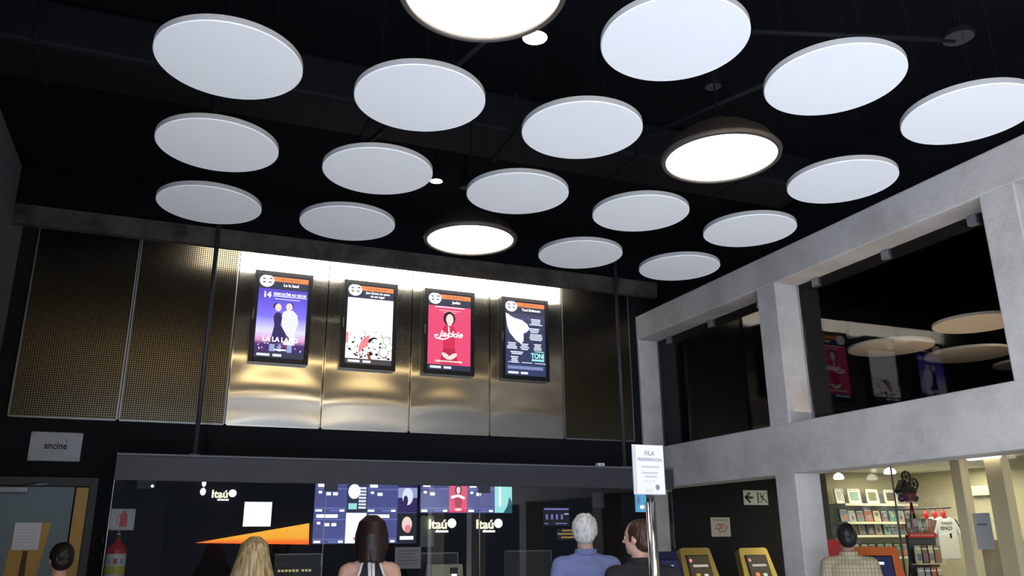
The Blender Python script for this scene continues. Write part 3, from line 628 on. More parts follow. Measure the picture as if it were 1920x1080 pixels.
a, b_ = at_y(29, 980, D-.06), at_y(71, 1031, D-.06)
t = thing('door_notice', 'white paper notice taped to the blue grey door', 'notice', (a.x, D-.0535, b_.z))
m = MB(); w, h = b_.x-a.x, a.z-b_.z; m.box((0, -.002, 0), (w, 0, h), mat('white_notice_paper', (.82, .84, .95), .8)); m.build('sheet', t)
m = MB(); [m.rect(w*.15, h*(.75-.12*k), w*(.85-.1*(k % 2)), h*(.765-.12*k), mat('faint_ink', (.55, .56, .66), .8), -.003, 1) for k in range(5)]; m.build('print', t)

a, b_ = at_y(209, 954, D-.01), at_y(250, 994, D-.01); w, h = b_.x-a.x, a.z-b_.z
t = thing('extinguisher_sign', 'white sign with a red extinguisher picture behind the left ticket glass', 'sign', (a.x, D-.003, b_.z))
m = MB(); m.box((0, -.005, 0), (w, 0, h), mat('sign_white', (.62, .62, .60), .6)); m.build('plate', t)
m = MB(); x = w*.56; m.poly([(x-.035, .03), (x+.03, .03), (x+.03, h-.06), (x+.015, h-.035), (x-.02, h-.035), (x-.035, h-.06)], RED, -.0055, 1); m.rect(x-.015, h-.035, x+.01, h-.015, RED, -.0055, 1); m.stroke([(x-.035, h-.05), (x-.055, h-.08), (x-.055, .05)], .007, RED, -.0055, 1); m.build('pictogram', t)
p = at_y(221, 1019, D-.10); t = thing('fire_extinguisher', 'red fire extinguisher with label on the wall under its sign', 'extinguisher', (p.x, D-.10, p.z-.50))
LBW = mat('label_white', (.62, .62, .60), .6)
m = MB(); m.lathe([(0, 0), (.078, .004), (.085, .02), (.085, .43), (.075, .47), (.045, .50), (.028, .51), (.028, .54), (0, .54)], RED, 32); m.build('cylinder', t)
m = MB(); m.lathe([(.0862, .22), (.0862, .41)], LBW, 32); m.build('label', t)
m = MB()
for k in range(3):
    a = -PI/2-.62+k*.62; c_, s_ = math.cos(a), math.sin(a); m.box((.075*c_-.017, .0875*s_-.004, .325), (.075*c_+.017, .0875*s_+.004, .37), [mat('label_teal', (.10, .35, .36), .6), mat('label_maroon', (.40, .10, .14), .6), mat('label_teal', (0, 0, 0))][k], .001)
m.lathe([(.0868, .235), (.0868, .305)], mat('label_yellow', (.55, .50, .04), .6), 32); m.build('label_print', t)
m = MB(); m.tube((0, 0, .53), (0, 0, .575), .02, mat('dull_brass', (.3, .22, .12), .4, .8)); m.box((-.015, -.09, .575), (.015, .03, .588), ALU, .003); m.box((-.015, -.10, .605), (.015, .03, .617), RED, .003); m.tube((0, .01, .57), (0, .01, .62), .012, ALU); m.build('valve_handle', t)
m = MB(); m.path([(-.02, -.02, .56), (-.07, -.03, .61), (-.13, -.02, .60), (-.13, -.01, .45), (-.11, 0, .30)], .011, BLK); m.build('hose', t)
m = MB(); m.box((-.03, .075, .40), (.03, .098, .52), DKMET); m.build('wall_bracket', t)

DGR = mat('sign_dark_green', (.02, .05, .03), .6)
a, b_ = at_y(1393, 919, D-.01), at_y(1441, 947, D-.01); w, h = b_.x-a.x, a.z-b_.z
t = thing('exit_sign', 'white emergency exit sign with an arrow to the left', 'sign', (a.x, D-.003, b_.z))
m = MB(); m.box((0, -.006, 0), (w, 0, h), mat('exit_white', (.55, .56, .54), .6), .002); m.build('plate', t)
m = MB(); Y = -.0065; m.stroke([(w*.40, h*.5), (w*.10, h*.5)], .030, DGR, Y, 1); m.stroke([(w*.27, h*.84), (w*.09, h*.5), (w*.27, h*.16)], .032, DGR, Y, 1)
m.rect(w*.56, h*.12, w*.62, h*.88, DGR, Y, 1)
m.oval(w*.70, h*.74, .013, .015, DGR, Y, 1); m.stroke([(w*.72, h*.64), (w*.80, h*.42)], .022, DGR, Y, 1); m.stroke([(w*.68, h*.50), (w*.73, h*.62), (w*.85, h*.58)], .010, DGR, Y, 1); m.stroke([(w*.80, h*.42), (w*.72, h*.28), (w*.70, h*.12)], .012, DGR, Y, 1); m.stroke([(w*.80, h*.42), (w*.90, h*.32), (w*.95, h*.14)], .012, DGR, Y, 1); m.stroke([(w*.78, h*.58), (w*.86, h*.80), (w*.93, h*.84)], .008, DGR, Y, 1); m.build('pictogram', t)
a, b_ = at_y(1332, 970, D-.01), at_y(1371, 1006, D-.01); w, h = b_.x-a.x, a.z-b_.z
t = thing('state_plaque', 'cream plaque with a red outlined flag emblem above the gold kiosks', 'plaque', (a.x, D-.003, b_.z))
m = MB(); m.box((0, -.006, 0), (w, 0, h), mat('plaque_cream', (.50, .46, .36), .6), .002); m.build('plate', t)
RINK = mat('red_ink', (.40, .06, .05), .6); Y = -.0065
m = MB(); m.stroke([(w*.22, h*.42), (w*.34, h*.66), (w*.50, h*.62), (w*.62, h*.66), (w*.76, h*.52), (w*.84, h*.52), (w*.72, h*.28), (w*.56, h*.24), (w*.44, h*.26), (w*.36, h*.38), (w*.22, h*.42)], .010, RINK, Y, 1); m.stroke([(w*.40, h*.34), (w*.48, h*.50), (w*.46, h*.60)], .014, RINK, Y, 1); m.stroke([(w*.56, h*.60), (w*.58, h*.46), (w*.52, h*.40)], .014, RINK, Y, 1)
m.build('emblem', t); m = MB(); m.rect(w*.12, h*.83, w*.88, h*.88, mat('grey_print', (.25, .23, .19), .7), Y, 1); m.build('print', t)

# ------------------------------------------------------------------ queue sign on a post
py_ = 4.23; p = at_y(1219, 935, py_)
t = thing('queue_sign_post', 'chrome post carrying a white sign that reads FILA PREFERENCIAL', 'sign post', (p.x, py_, 0), 0)
m = MB(); m.tube((0, 0, .02), (0, 0, p.z-.02), .029, CHROME, seg=32); m.build('post', t)
m = MB(); m.lathe([(0, 0), (.17, 0), (.17, .012), (.12, .025), (.035, .035), (0, .035)], CHROME, 48); m.build('base', t)
m = MB(); m.tube((0, 0, p.z-.03), (0, 0, p.z+.012), .022, BLK); m.build('collar', t)
a, b_ = at_y(1184, 833, py_-.02), at_y(1248, 928, py_-.02); x0, x1, z0, z1 = a.x-p.x, b_.x-p.x, b_.z, a.z
m = MB(); m.box((x0, -.024, z0), (x1, -.016, z1), mat('acrylic_edge', (.55, .56, .60), .2), .002); m.box((-.02, -.016, z0), (.02, .02, z0+.03), BLK); m.build('holder', t)
m = MB(); xm = (x0+x1)/2; Y = -.0245; h = z1-z0
m.rect(x0+.022, z0+.006, x1-.004, z1-.004, mat('sign_paper', (.74, .72, .75), .8), Y, 1); GI = mat('sign_grey_ink', (.22, .22, .25), .8); GI2 = mat('sign_pale_ink', (.50, .49, .52), .8)
m.text('FILA', xm+.01, z1-.062, .036, GI, Y, 2, bold=.0006); m.text('PREFERENCIAL', xm+.010, z1-.095, .026, GI, Y, 2, wid=.168, bold=.0004)
m.rect(xm-.05, z1-.133, xm+.07, z1-.123, GI2, Y, 2); m.rect(xm-.05, z1-.168, xm+.06, z1-.158, GI2, Y, 2); m.rect(xm-.03, z1-.19, xm+.05, z1-.18, GI2, Y, 2); m.rect(xm-.045, z1-.212, xm+.04, z1-.207, mat('sign_faint_ink', (.6, .58, .62), .8), Y, 2)
m.text('Itaú', xm-.005, z1-.272, .036, GI2, Y, 2); m.oval(xm+.052, z1-.245, .015, .016, GI, Y, 2); m.build('notice_sheet', t)

# ------------------------------------------------------------------ kiosks
def kiosk(lab, x, y, w, ztop, face, body, rz=0, content=1):
    t = thing('ticket_kiosk', lab, 'kiosk', (x, y, 0), rz, 'self service kiosks')
    m = MB(); m.box((-w*.45, 0, 0), (w*.45, .38, .04), BLK, .01); m.build('base', t)
    m = MB(); m.box((-w*.40, .06, .04), (w*.40, .36, .98), body, .03); m.build('pedestal', t)
    h = .62; z0 = ztop-h*.94; tilt = math.radians(-20)
    R_ = Matrix.Translation((0, .0, z0)) @ Matrix.Rotation(tilt, 4, 'X')
    def rr(wb, wt, hh, r=.04):
        P = []
        for cx, cz, a0 in ((wb/2-r, r, -PI/2), (wt/2-r, hh-r, 0), (-wt/2+r, hh-r, PI/2), (-wb/2+r, r, PI)):
            for k in range(6): a = a0+k*PI/10; P.append((cx+r*math.cos(a), cz+r*math.sin(a)))
        return P
    m = MB(); m.M = R_; m.prism(rr(w*1.12, w*.88, h), 0, .10, face); m.build('head', t)
    sw, sh = w*.60, .40; x0 = -sw/2; zz = .12
    m = MB(); m.M = R_; m.box((x0-.012, -.012, zz-.012), (x0+sw+.012, .004, zz+sh+.012), BLK, .004); m.build('screen_frame', t)
    m = MB(); m.M = R_; Y = -.0125
    m.rect(x0, zz, x0+sw, zz+sh, {1: lit('kiosk_brown', (.045, .032, .018)), 2: lit('kiosk_blue', (.012, .014, .06))}[content], Y, 1)
    if content == 1:
        m.rect(x0+.05, zz+sh*.68, x0+sw*.9, zz+sh*.75, lit('kiosk_text', (.45, .42, .38)), Y, 2); m.oval(x0+.035, zz+sh*.87, .02, .02, ROSE, Y, 2)
        m.rect(x0+sw*.22, zz+sh*.28, x0+sw*.42, zz+sh*.50, lit('kiosk_amber' if x < 6.2 else 'kiosk_orange', (.45, .26, .06) if x < 6.2 else (.9, .22, .06)), Y, 2); m.rect(x0+sw*.60, zz+sh*.32, x0+sw*.80, zz+sh*.48, lit('kiosk_white', (.65, .62, .6)), Y, 2); m.rect(x0+sw*.75, zz+.012, x0+sw*.97, zz+.022, lit('kiosk_text', (0, 0, 0)), Y, 2)
    else:
        m.rect(x0+.02, zz+sh*.80, x0+sw*.75, zz+sh*.87, PALE, Y, 2); m.oval(x0+sw*.5, zz+sh*.45, .022, .03, WHT, Y, 2); m.rect(x0+sw*.5, zz+.03, x0+sw*.95, zz+.045, PALE, Y, 2)
    m.build('screen', t)
    m = MB(); m.M = R_; m.box((-w*.2, -.012, .03), (w*.2, .002, .07), BLK, .003); m.build('card_slot', t)
    return t
KY = 8.15
for (px, w, lab) in ((1303, .47, 'gold ticket kiosk under the cream plaque, left of the two'), (1412, .47, 'gold ticket kiosk beside the concrete column, right of the two')):
    p = at_y(px, 1027, KY+.2); kiosk(lab, p.x, KY, w, p.z, GOLD, BLK)
p = at_y(1250, 1034, 7.8); kiosk('dark blue ticket kiosk partly hidden by the queue sign post', p.x, 7.62, .34, p.z, mat('kiosk_navy', (.02, .025, .09), .4), BLK, 0, 2)
p = at_x(1648, 1026, 6.45); kiosk('orange ticket kiosk in front of the shop window', 6.42, p.y, .50, p.z, mat('kiosk_orange_paint', (.75, .16, .03), .4), mat('kiosk_cream', (.55, .48, .38), .5), -.62, 2)
p = at_y(1557, 1012, 6.30); m = MB(); m.box((-.05, 0, 0), (.14, .05, p.z), mat('red_panel', (.60, .03, .03), .5), .005); m.box((-.12, -.08, 0), (.22, .13, .02), mat('red_panel', (0, 0, 0)), .004); o = tag(m.build('red_display'), 'tall red display board standing behind the concrete column', 'display board'); o.location = (p.x-.03, 6.30, 0)

# warm linear ceiling lamps over the lobby (the steel panels mirror them as golden bands)
WARML = mat('warm_lamp_glow', (.8, .7, .5), .5, 0, (1.0, .72, .33), 4.6)
for (y, wd, lab) in ((1.75, .60, 'warm linear ceiling lamp over the middle of the lobby'), (-2.4, .55, 'warm linear ceiling lamp over the back of the lobby'), (-4.5, .4, 'warm linear ceiling lamp by the street front')):
    t = thing('linear_ceiling_lamp', lab, 'lamp', (1.8, y, 4.80), 0, 'linear ceiling lamps')
    m = MB(); m.box((-3.2, -wd/2-.03, .02), (3.3, wd/2+.03, ZC-4.80-.002), BLK, .01); m.build('housing', t)
    m = MB(); m.box((-3.15, -wd/2, 0), (3.25, wd/2, .03), WARML, .006); m.build('diffuser', t)

# ------------------------------------------------------------------ upper hall seen through the frame windows
FELTW = mat('warm_white_felt', (.80, .74, .66), .95, spec=.1)
for (px, py, lab, wid) in ((1670, 653, 'warm lit ceiling disc in the upper hall, lowest left through the right upper window', 150), (1816, 666, 'warm lit ceiling disc in the upper hall, lowest right through the right upper window', 149),
                      (1832, 608, 'warm lit ceiling disc in the upper hall under its lamp, highest of those seen', 152), (1925, 684, 'warm lit ceiling disc in the upper hall cut by the concrete column', 110)):
    p = at_z(px, py, HZ); dd = (p-EYE).dot(fw); r_ = wid/2*dd/F
    t = thing('ceiling_disc', lab, 'ceiling disc', p, 0, 'discs of the upper hall')
    m = MB(); m.lathe([(0, 0), (r_-.004, 0), (r_, .004), (r_, .03), (0, .033)], FELTW, 64, False); m.build('disc_board', t)
    m = MB(); m.tube((0, 0, .033), (0, 0, ZC-HZ), .0015, CEILB, seg=6); m.build('suspension_wire', t)
p = at_z(1884, 592, 3.85); r_ = 30*(p-EYE).dot(fw)/F
t = thing('pendant_lamp', 'lit pendant lamp in the upper hall beside the right column', 'lamp', p); m = MB(); m.lathe([(r_, 0), (r_*.9, .12), (r_*.4, .24), (0, .26)], DOME, 40); m.build('dome_shade', t)
m = MB(); m.lathe([(0, .004), (r_*.96, .006), (r_*.96, .015), (0, .02)], mat('upper_lamp_glow', (.8, .8, .8), .5, 0, (1, .85, .6), 6), 40); m.build('diffuser', t); m = MB(); m.tube((0, 0, .25), (0, 0, ZC-3.85), .006, BLK, seg=8); m.build('cord', t)

# ------------------------------------------------------------------ shop
YSH = YS-.28
SHELFM = mat('shelf_cream', (.60, .58, .44), .6)
xa, xb = 8.04, at_y(1722, 950, YSH).x
SHZ = [at_y(1640, 944, YSH).z, at_y(1640, 978, YSH).z, at_y(1640, 1003, YSH).z]; SHZ.append(SHZ[2]-.27)
t = thing('wall_shelf_unit', 'cream wall shelves with pictures and cases at the back of the shop', 'shelf unit', (xa, YS, 0))
for z in SHZ: m = MB(); m.box((0, -.28, z-.03), (xb-xa, -.002, z), SHELFM, .002); m.build('shelf', t)
m = MB(); m.box((0, -.02, 0), (xb-xa, -.002, SHZ[0]), SHELFM); m.build('back_panel', t)
PMAT = [mat('print_%s' % n, c, .6, noise=.5, nscale=30) for n, c in (('green', (.25, .38, .33)), ('olive', (.20, .20, .12)), ('umber', (.16, .12, .08)), ('slate', (.16, .20, .24)), ('grey', (.35, .35, .33)), ('teal', (.12, .30, .30)), ('rust', (.40, .13, .08)), ('plum', (.20, .12, .18)), ('sand', (.50, .45, .33)), ('blue', (.20, .26, .40)))]
PN = ['green', 'olive', 'umber', 'slate', 'grey', 'teal', 'rust', 'plum', 'sand', 'blue']
FRW = mat('picture_frame_white', (.75, .74, .68), .5)
for k, (px, w, pm, lab) in enumerate(((1576, .14, 8, 'pale white framed picture at the left end of the top shop shelf'), (1604, .215, 0, 'white framed picture with a green print on the top shop shelf'), (1638, .21, 1, 'white framed picture with an olive print on the top shop shelf'), (1672, .215, 2, 'white framed picture with a brown print, right end of the top shop shelf'))):
    x = at_y(px, 935, YSH+.1).x
    t = thing('framed_picture', lab, 'picture', (x, YS-.18, SHZ[0]), 0, 'framed pictures on the top shelf'); t.rotation_euler = (-.12, 0, 0)
    h = .19; m = MB()
    for bx in ((-w/2, 0, -w/2+.018, h), (w/2-.018, 0, w/2, h), (-w/2, 0, w/2, .018), (-w/2, h-.018, w/2, h)): m.box((bx[0], 0, bx[1]), (bx[2], .02, bx[3]), FRW, .003)
    m.build('frame', t)
    m = MB(); m.box((-w/2+.02, .006, .02), (w/2-.02, .014, h-.02), FRW); m.build('mount', t); m = MB(); m.rect(-w/2+.035, .04, w/2-.035, h-.04, PMAT[pm], .006, 1); m.build('print', t)
SN = ['second', 'third', 'bottom']
proto = thing('disc_case', '', 'case', (0, 0, 0), 0, 'cases on the shop shelves')
def case(x, z, w, h, pm, lab, tilt=-.14):
    t = thing('disc_case', lab, 'case', (x, YS-.17+random.uniform(-.01, .01), z), 0, 'cases on the shop shelves'); t.rotation_euler = (tilt, 0, 0)
    m = MB(); m.box((-w/2, 0, 0), (w/2, .016, h), mat('case_black', (.04, .04, .045), .3), .002); m.build('shell', t)
    m = MB(); m.box((-w/2+.006, -.002, .006), (w/2-.006, .001, h-.006), PMAT[pm]); u, v = random.uniform(-.01, .01), random.uniform(.3, .7); m.oval(u, v*h, w*.22, h*.2, PMAT[(pm+3) % 10], -.0025, 1, 14); m.rect(-w*.35, h*.82, w*.3, h*.9, FRW, -.0025, 1); m.build('cover', t)
bpy.data.objects.remove(proto)
ordn = {0: [3, 4, 3, 6, 8, 7, 5, 4, 9], 1: [1, 2, 3, 7, 4, 0, 9, 3, 8], 2: [0, 4, 1, 7, 5, 8, 2, 6, 3]}
for r in range(3):
    n = len(ordn[r]); z = SHZ[r+1]
    for k, pm in enumerate(ordn[r]):
        x = xa+.07+(xb-xa-.14)*k/(n-1); big = (r == 0 and k in (0, 3))
        case(x, z, .125 if not big else .145, .17 if r else (.15 if not big else .17), pm, '%s %s case, %s from the left on the %s shop shelf' % ('large' if big else 'small', PN[pm], ORD[k], SN[r]))

LAMPW = mat('shop_lamp_glow', (.8, .8, .8), .5, 0, (1, .96, .84), 4)
for px, py, w, lab in ((1573, 899, 19, 'lit shop pendant lamp at the left beside the dark wall end'), (1669, 889, 22, 'lit shop pendant lamp above the framed pictures'), (1566, 884, 9, 'small lit shop pendant lamp, highest at the left')):
    p = at_y(px, py, 7.0); r_ = w/2*(p-EYE).dot(fw)/F
    t = thing('shop_pendant_lamp', lab, 'lamp', p, 0, 'pendant lamps of the shop'); m = MB(); m.lathe([(0, 0), (r_*.9, .002), (r_, .02), (r_*.8, .05), (r_*.2, .07), (0, .072)], LAMPW, 28); m.build('shade', t); m = MB(); m.tube((0, 0, .07), (0, 0, max(.09, 2.498-p.z)), .004, DKMET, seg=8); m.build('cord', t)

# film camera ornament on a tripod
PC = 7.35; p = at_y(1701, 917, PC); SIL = mat('ornament_black', (.006, .005, .005), .9, spec=.1)
t = thing('camera_ornament', 'black film camera ornament with two reels on a thin tripod in the shop', 'ornament', (p.x, PC, 0))
Rm = Matrix.Translation((0, 0, p.z)) @ Matrix.Rotation(.62, 4, 'Y')
m = MB(); m.M = Rm; m.box((-.12, -.05, -.12), (.10, .05, .05), SIL, .01); m.box((.10, -.03, -.06), (.17, .03, .0), SIL, .006); m.box((-.05, -.03, -.18), (.0, .03, -.12), SIL); m.build('camera_body', t)
for u in (-.075, .06):
    m = MB(); m.M = Rm
    for a in range(24):
        a0, a1 = 2*PI*a/24, 2*PI*(a+1)/24; m.tube((u+.062*math.cos(a0), 0, .12+.062*math.sin(a0)), (u+.062*math.cos(a1), 0, .12+.062*math.sin(a1)), .012, SIL, seg=8)
    for a in range(5): a0 = 2*PI*a/5; m.tube((u, 0, .12), (u+.06*math.cos(a0), 0, .12+.06*math.sin(a0)), .008, SIL, seg=6)
    m.ball((u, 0, .12), (.018, .018, .018), SIL, 10, 8); m.build('reel', t)
for k in range(3): a = k*2*PI/3+.5; m = MB(); m.tube((.03, 0, p.z-.14), (.30*math.cos(a), .30*math.sin(a), 0), .010, SIL, seg=8); m.build('leg', t)

# shirts on a rail
PT = 7.45; pt = at_y(1768, 962, PT)
t = thing('garment_rail', 'thin dark garment rail holding the shirts in the shop', 'rail', (pt.x, PT, 0)); zr = pt.z+.06
m = MB(); m.tube((0, -.12, zr), (0, .70, zr), .010, DKMET); m.build('rail', t)
for s_ in (.70,): m = MB(); m.tube((0, s_, 0), (0, s_, zr), .012, DKMET); m.box((-.25, s_-.02, 0), (.25, s_+.02, .025), DKMET); m.box((-.02, s_-.4, 0), (.02, s_, .025), DKMET); m.build('upright', t)
def tshirt(lab, x, y, fabric, sl, text=None, rz=0.):
    t = thing('hanging_shirt', lab, 'shirt', (x, y, zr-.06), rz, 'shirts on the shop rail')
    q_ = .72; half = [(0, -.105), (.05, -.10), (.085, -.06), (.13, -.075), (.22, -.12), (.33, -.30), (.26, -.36), (.215, -.26), (.225, -.45), (.235, -.74)]
    half = [(a*q_, b_*q_) for a, b_ in half]; P = half+[(-a, b_) for a, b_ in half[:0:-1]]
    m = MB(); m.prism(P, -.028, .028, fabric); o = m.build('shirt_body', t)
    b = o.modifiers.new('b', 'BEVEL'); b.width = .02; b.segments = 3
    m = MB(); m.path([(0, 0, .05), (.015, 0, .072), (.028, 0, .055), (.015, 0, .03), (0, 0, .02), (0, 0, -.03)], .006, RED); m.path([(-.14, 0, -.10), (-.07, 0, -.065), (0, 0, -.03), (.07, 0, -.065), (.14, 0, -.10)], .011, RED); m.ball((0, 0, -.015), (.035, .026, .05), RED); m.build('hanger', t)
    if sl:
        for s_ in (-1, 1): m = MB(); m.prism([(s_*a*q_, b_*q_) for a, b_ in ((.21, -.105), (.232, -.115), (.345, -.30), (.325, -.31))], -.032, .032, sl); m.build('sleeve_stripe', t)
    if text:
        m = MB(); m.text('TRABALHO', 0, -.135, .045, INK, -.029, 1, wid=.19, bold=.001); m.text('ESPAÇO', -.015, -.195, .055, INK, -.029, 1, wid=.19, bold=.0015); m.rect(.02, -.29, .055, -.235, INK, -.029, 1); m.build('lettering', t)
FAB = mat('white_cotton', (.72, .72, .72), .9); FABD = mat('charcoal_cotton', (.05, .05, .055), .9); FABG = mat('grey_cotton', (.42, .43, .45), .9)
tshirt('white shirt with black lettering and black sleeve edges on a red hanger in the shop', pt.x, PT, FAB, FABD, True)
tshirt('plain grey shirt hanging directly behind the white lettered shirt', pt.x, PT+.12, FABG, None)
tshirt('charcoal shirt with white sleeve edges, rearmost on the shop rail', pt.x, PT+.25, FABD, FAB, None)
# red topped rack with small cards
PR = 6.75; a = at_y(1704, 1003, PR); b_ = at_y(1756, 1003, PR); w = b_.x-a.x
t = thing('card_rack', 'small shop rack with a red header strip below the shirts', 'rack', (a.x, PR, 0))
m = MB(); m.box((0, 0, a.z-.03), (w, .02, a.z+.02), RED, .003); m.build('header', t)
m = MB(); [m.rect(.03+k*.028, a.z-.012, .045+k*.028, a.z+.004, mat('header_letters', (.75, .45, .4), .6), -.001, 1) for k in range(int((w-.06)/.028))]; m.build('header_print', t)
m = MB(); m.box((0, .02, .6), (w, .05, a.z), DKMET); m.build('back_board', t)
m = MB(); m.box((w/2-.03, .0, 0), (w/2+.03, .06, .6), DKMET); m.box((0, -.15, 0), (w, .2, .03), DKMET); m.build('stand', t)
for k in range(4): m = MB(); m.box((0, -.07, a.z-.30-.22*k), (w, .02, a.z-.29-.22*k), SHELFM); m.build('shelf', t)
for k in range(5):
    x = a.x+.04+k*(w-.08)/4; o = MB(); o.box((-.032, 0, 0), (.032, .012, .15), PMAT[[2, 7, 1, 2, 6][k]], .002); o.rect(-.02, .05, .02, .11, PMAT[(k*3+4) % 10], 0, 1); q = tag(o.build('small_card'), 'dark %s card standing on the red rack header, %s from the left' % (PN[[2, 7, 1, 2, 6][k]], ORD[k]), 'card', 'cards on the red rack'); q.location = (x, PR+.02, a.z+.02)
for r in range(2):
    for k in range(4):
        pm = [8, 2, 8, 1, 4, 9, 6, 8][r*4+k]; o = MB(); o.box((-.055, 0, 0), (.055, .012, .18), PMAT[pm], .002); o.rect(-.035, .03, .035, .10, PMAT[(pm+5) % 10], 0, 1); o.rect(-.04, .14, .03, .155, FRW, 0, 1)
        q = tag(o.build('magazine'), '%s magazine, %s from the left on the %s shelf of the red rack' % (PN[pm], ORD[k], ['upper', 'lower'][r]), 'magazine', 'magazines on the red rack'); q.location = (a.x+.07+k*(w-.14)/3, PR-.035, a.z-.29-.22*r)
# low table with books
t = thing('shop_table', 'low pale table with books at the front of the shop', 'table', (8.35, 6.3, 0)); m = MB(); m.box((-.5, -.35, 1.10), (1.1, .35, 1.14), SHELFM, .004); m.build('tabletop', t)
for sx in (-.46, 1.06):
    for sy in (-.31, .31): m = MB(); m.box((sx-.025, sy-.025, 0), (sx+.025, sy+.025, 1.10), SHELFM); m.build('leg', t)
BC = [('orange', (.75, .20, .04)), ('cream', (.65, .60, .45)), ('dark green', (.05, .20, .16)), ('yellow', (.70, .50, .05)), ('light green', (.30, .60, .10)), ('white', (.70, .70, .68))]
for k, (n, c) in enumerate(BC):
    cm = mat('book_'+n.replace(' ', '_'), c, .5); o = thing('book', '%s book standing on the low shop table' % n, 'book', (8.0+k*.25, 6.25+.05*(k % 2), 1.14), .3*(k % 3)-.2, 'books on the shop table')
    m = MB(); m.box((-.08, -.02, 0), (.08, -.016, .2), cm); m.box((-.08, .012, 0), (.08, .016, .2), cm); m.box((-.084, -.02, 0), (-.079, .016, .2), cm); m.build('cover', o); m = MB(); m.box((-.079, -.0155, .004), (.075, .0115, .196), WHITEP); m.build('pages', o)
p = at_x(1845, 990, 7.3); t = thing('display_cabinet', 'cream display cabinet behind the shop glass posts', 'cabinet', (7.35, p.y-.25, 0)); CAB = mat('cabinet_cream', (.62, .55, .38), .6)
zc = at_x(1850, 1012, 7.35).z
m = MB(); m.box((0, -.35, 0), (.4, .40, zc), CAB, .006); m.build('carcass', t); m = MB(); m.box((-.008, -.33, .05), (0, .02, zc-.03), CAB, .002); m.build('door', t); m = MB(); m.box((-.008, .03, .05), (0, .38, zc-.03), CAB, .002); m.build('door', t)
p = at_x(1842, 996, XS-.02); t = thing('window_notice', 'grey paper notice on the shop glass between the posts', 'notice', (XS-.003, p.y, p.z)); m = MB(); m.box((-.002, -.09, -.16), (0, .09, .16), mat('notice_grey', (.46, .45, .42), .8)); m.build('sheet', t); m = MB(); m.box((-.003, -.05, .05), (-.002, .05, .07), mat('grey_ink2', (.2, .2, .2), .8)); m.build('print', t)
p = at_x(1846, 920, 9.52); t = thing('wall_light', 'small pale box light on the right wall of the shop', 'light', (9.516, p.y, p.z)); m = MB(); m.box((-.09, -.17, -.06), (0, .17, .06), mat('pale_box', (.7, .66, .5), .5), .01); m.build('cover', t)
p = at_x(1843, 861, XS-.1); t = thing('tube_light', 'small white tube light under the beam over the shop door', 'light', (XS-.09, p.y, min(p.z, 2.40))); m = MB(); m.box((-.03, -.16, 0), (.03, .16, .03), mat('tube_glow', (.8, .8, .8), .5, 0, (1, .97, .85), 2.5), .01); m.build('diffuser', t); m = MB(); m.box((-.04, -.18, .03), (.04, .18, .05), WHITEP, .003); m.build('housing', t)

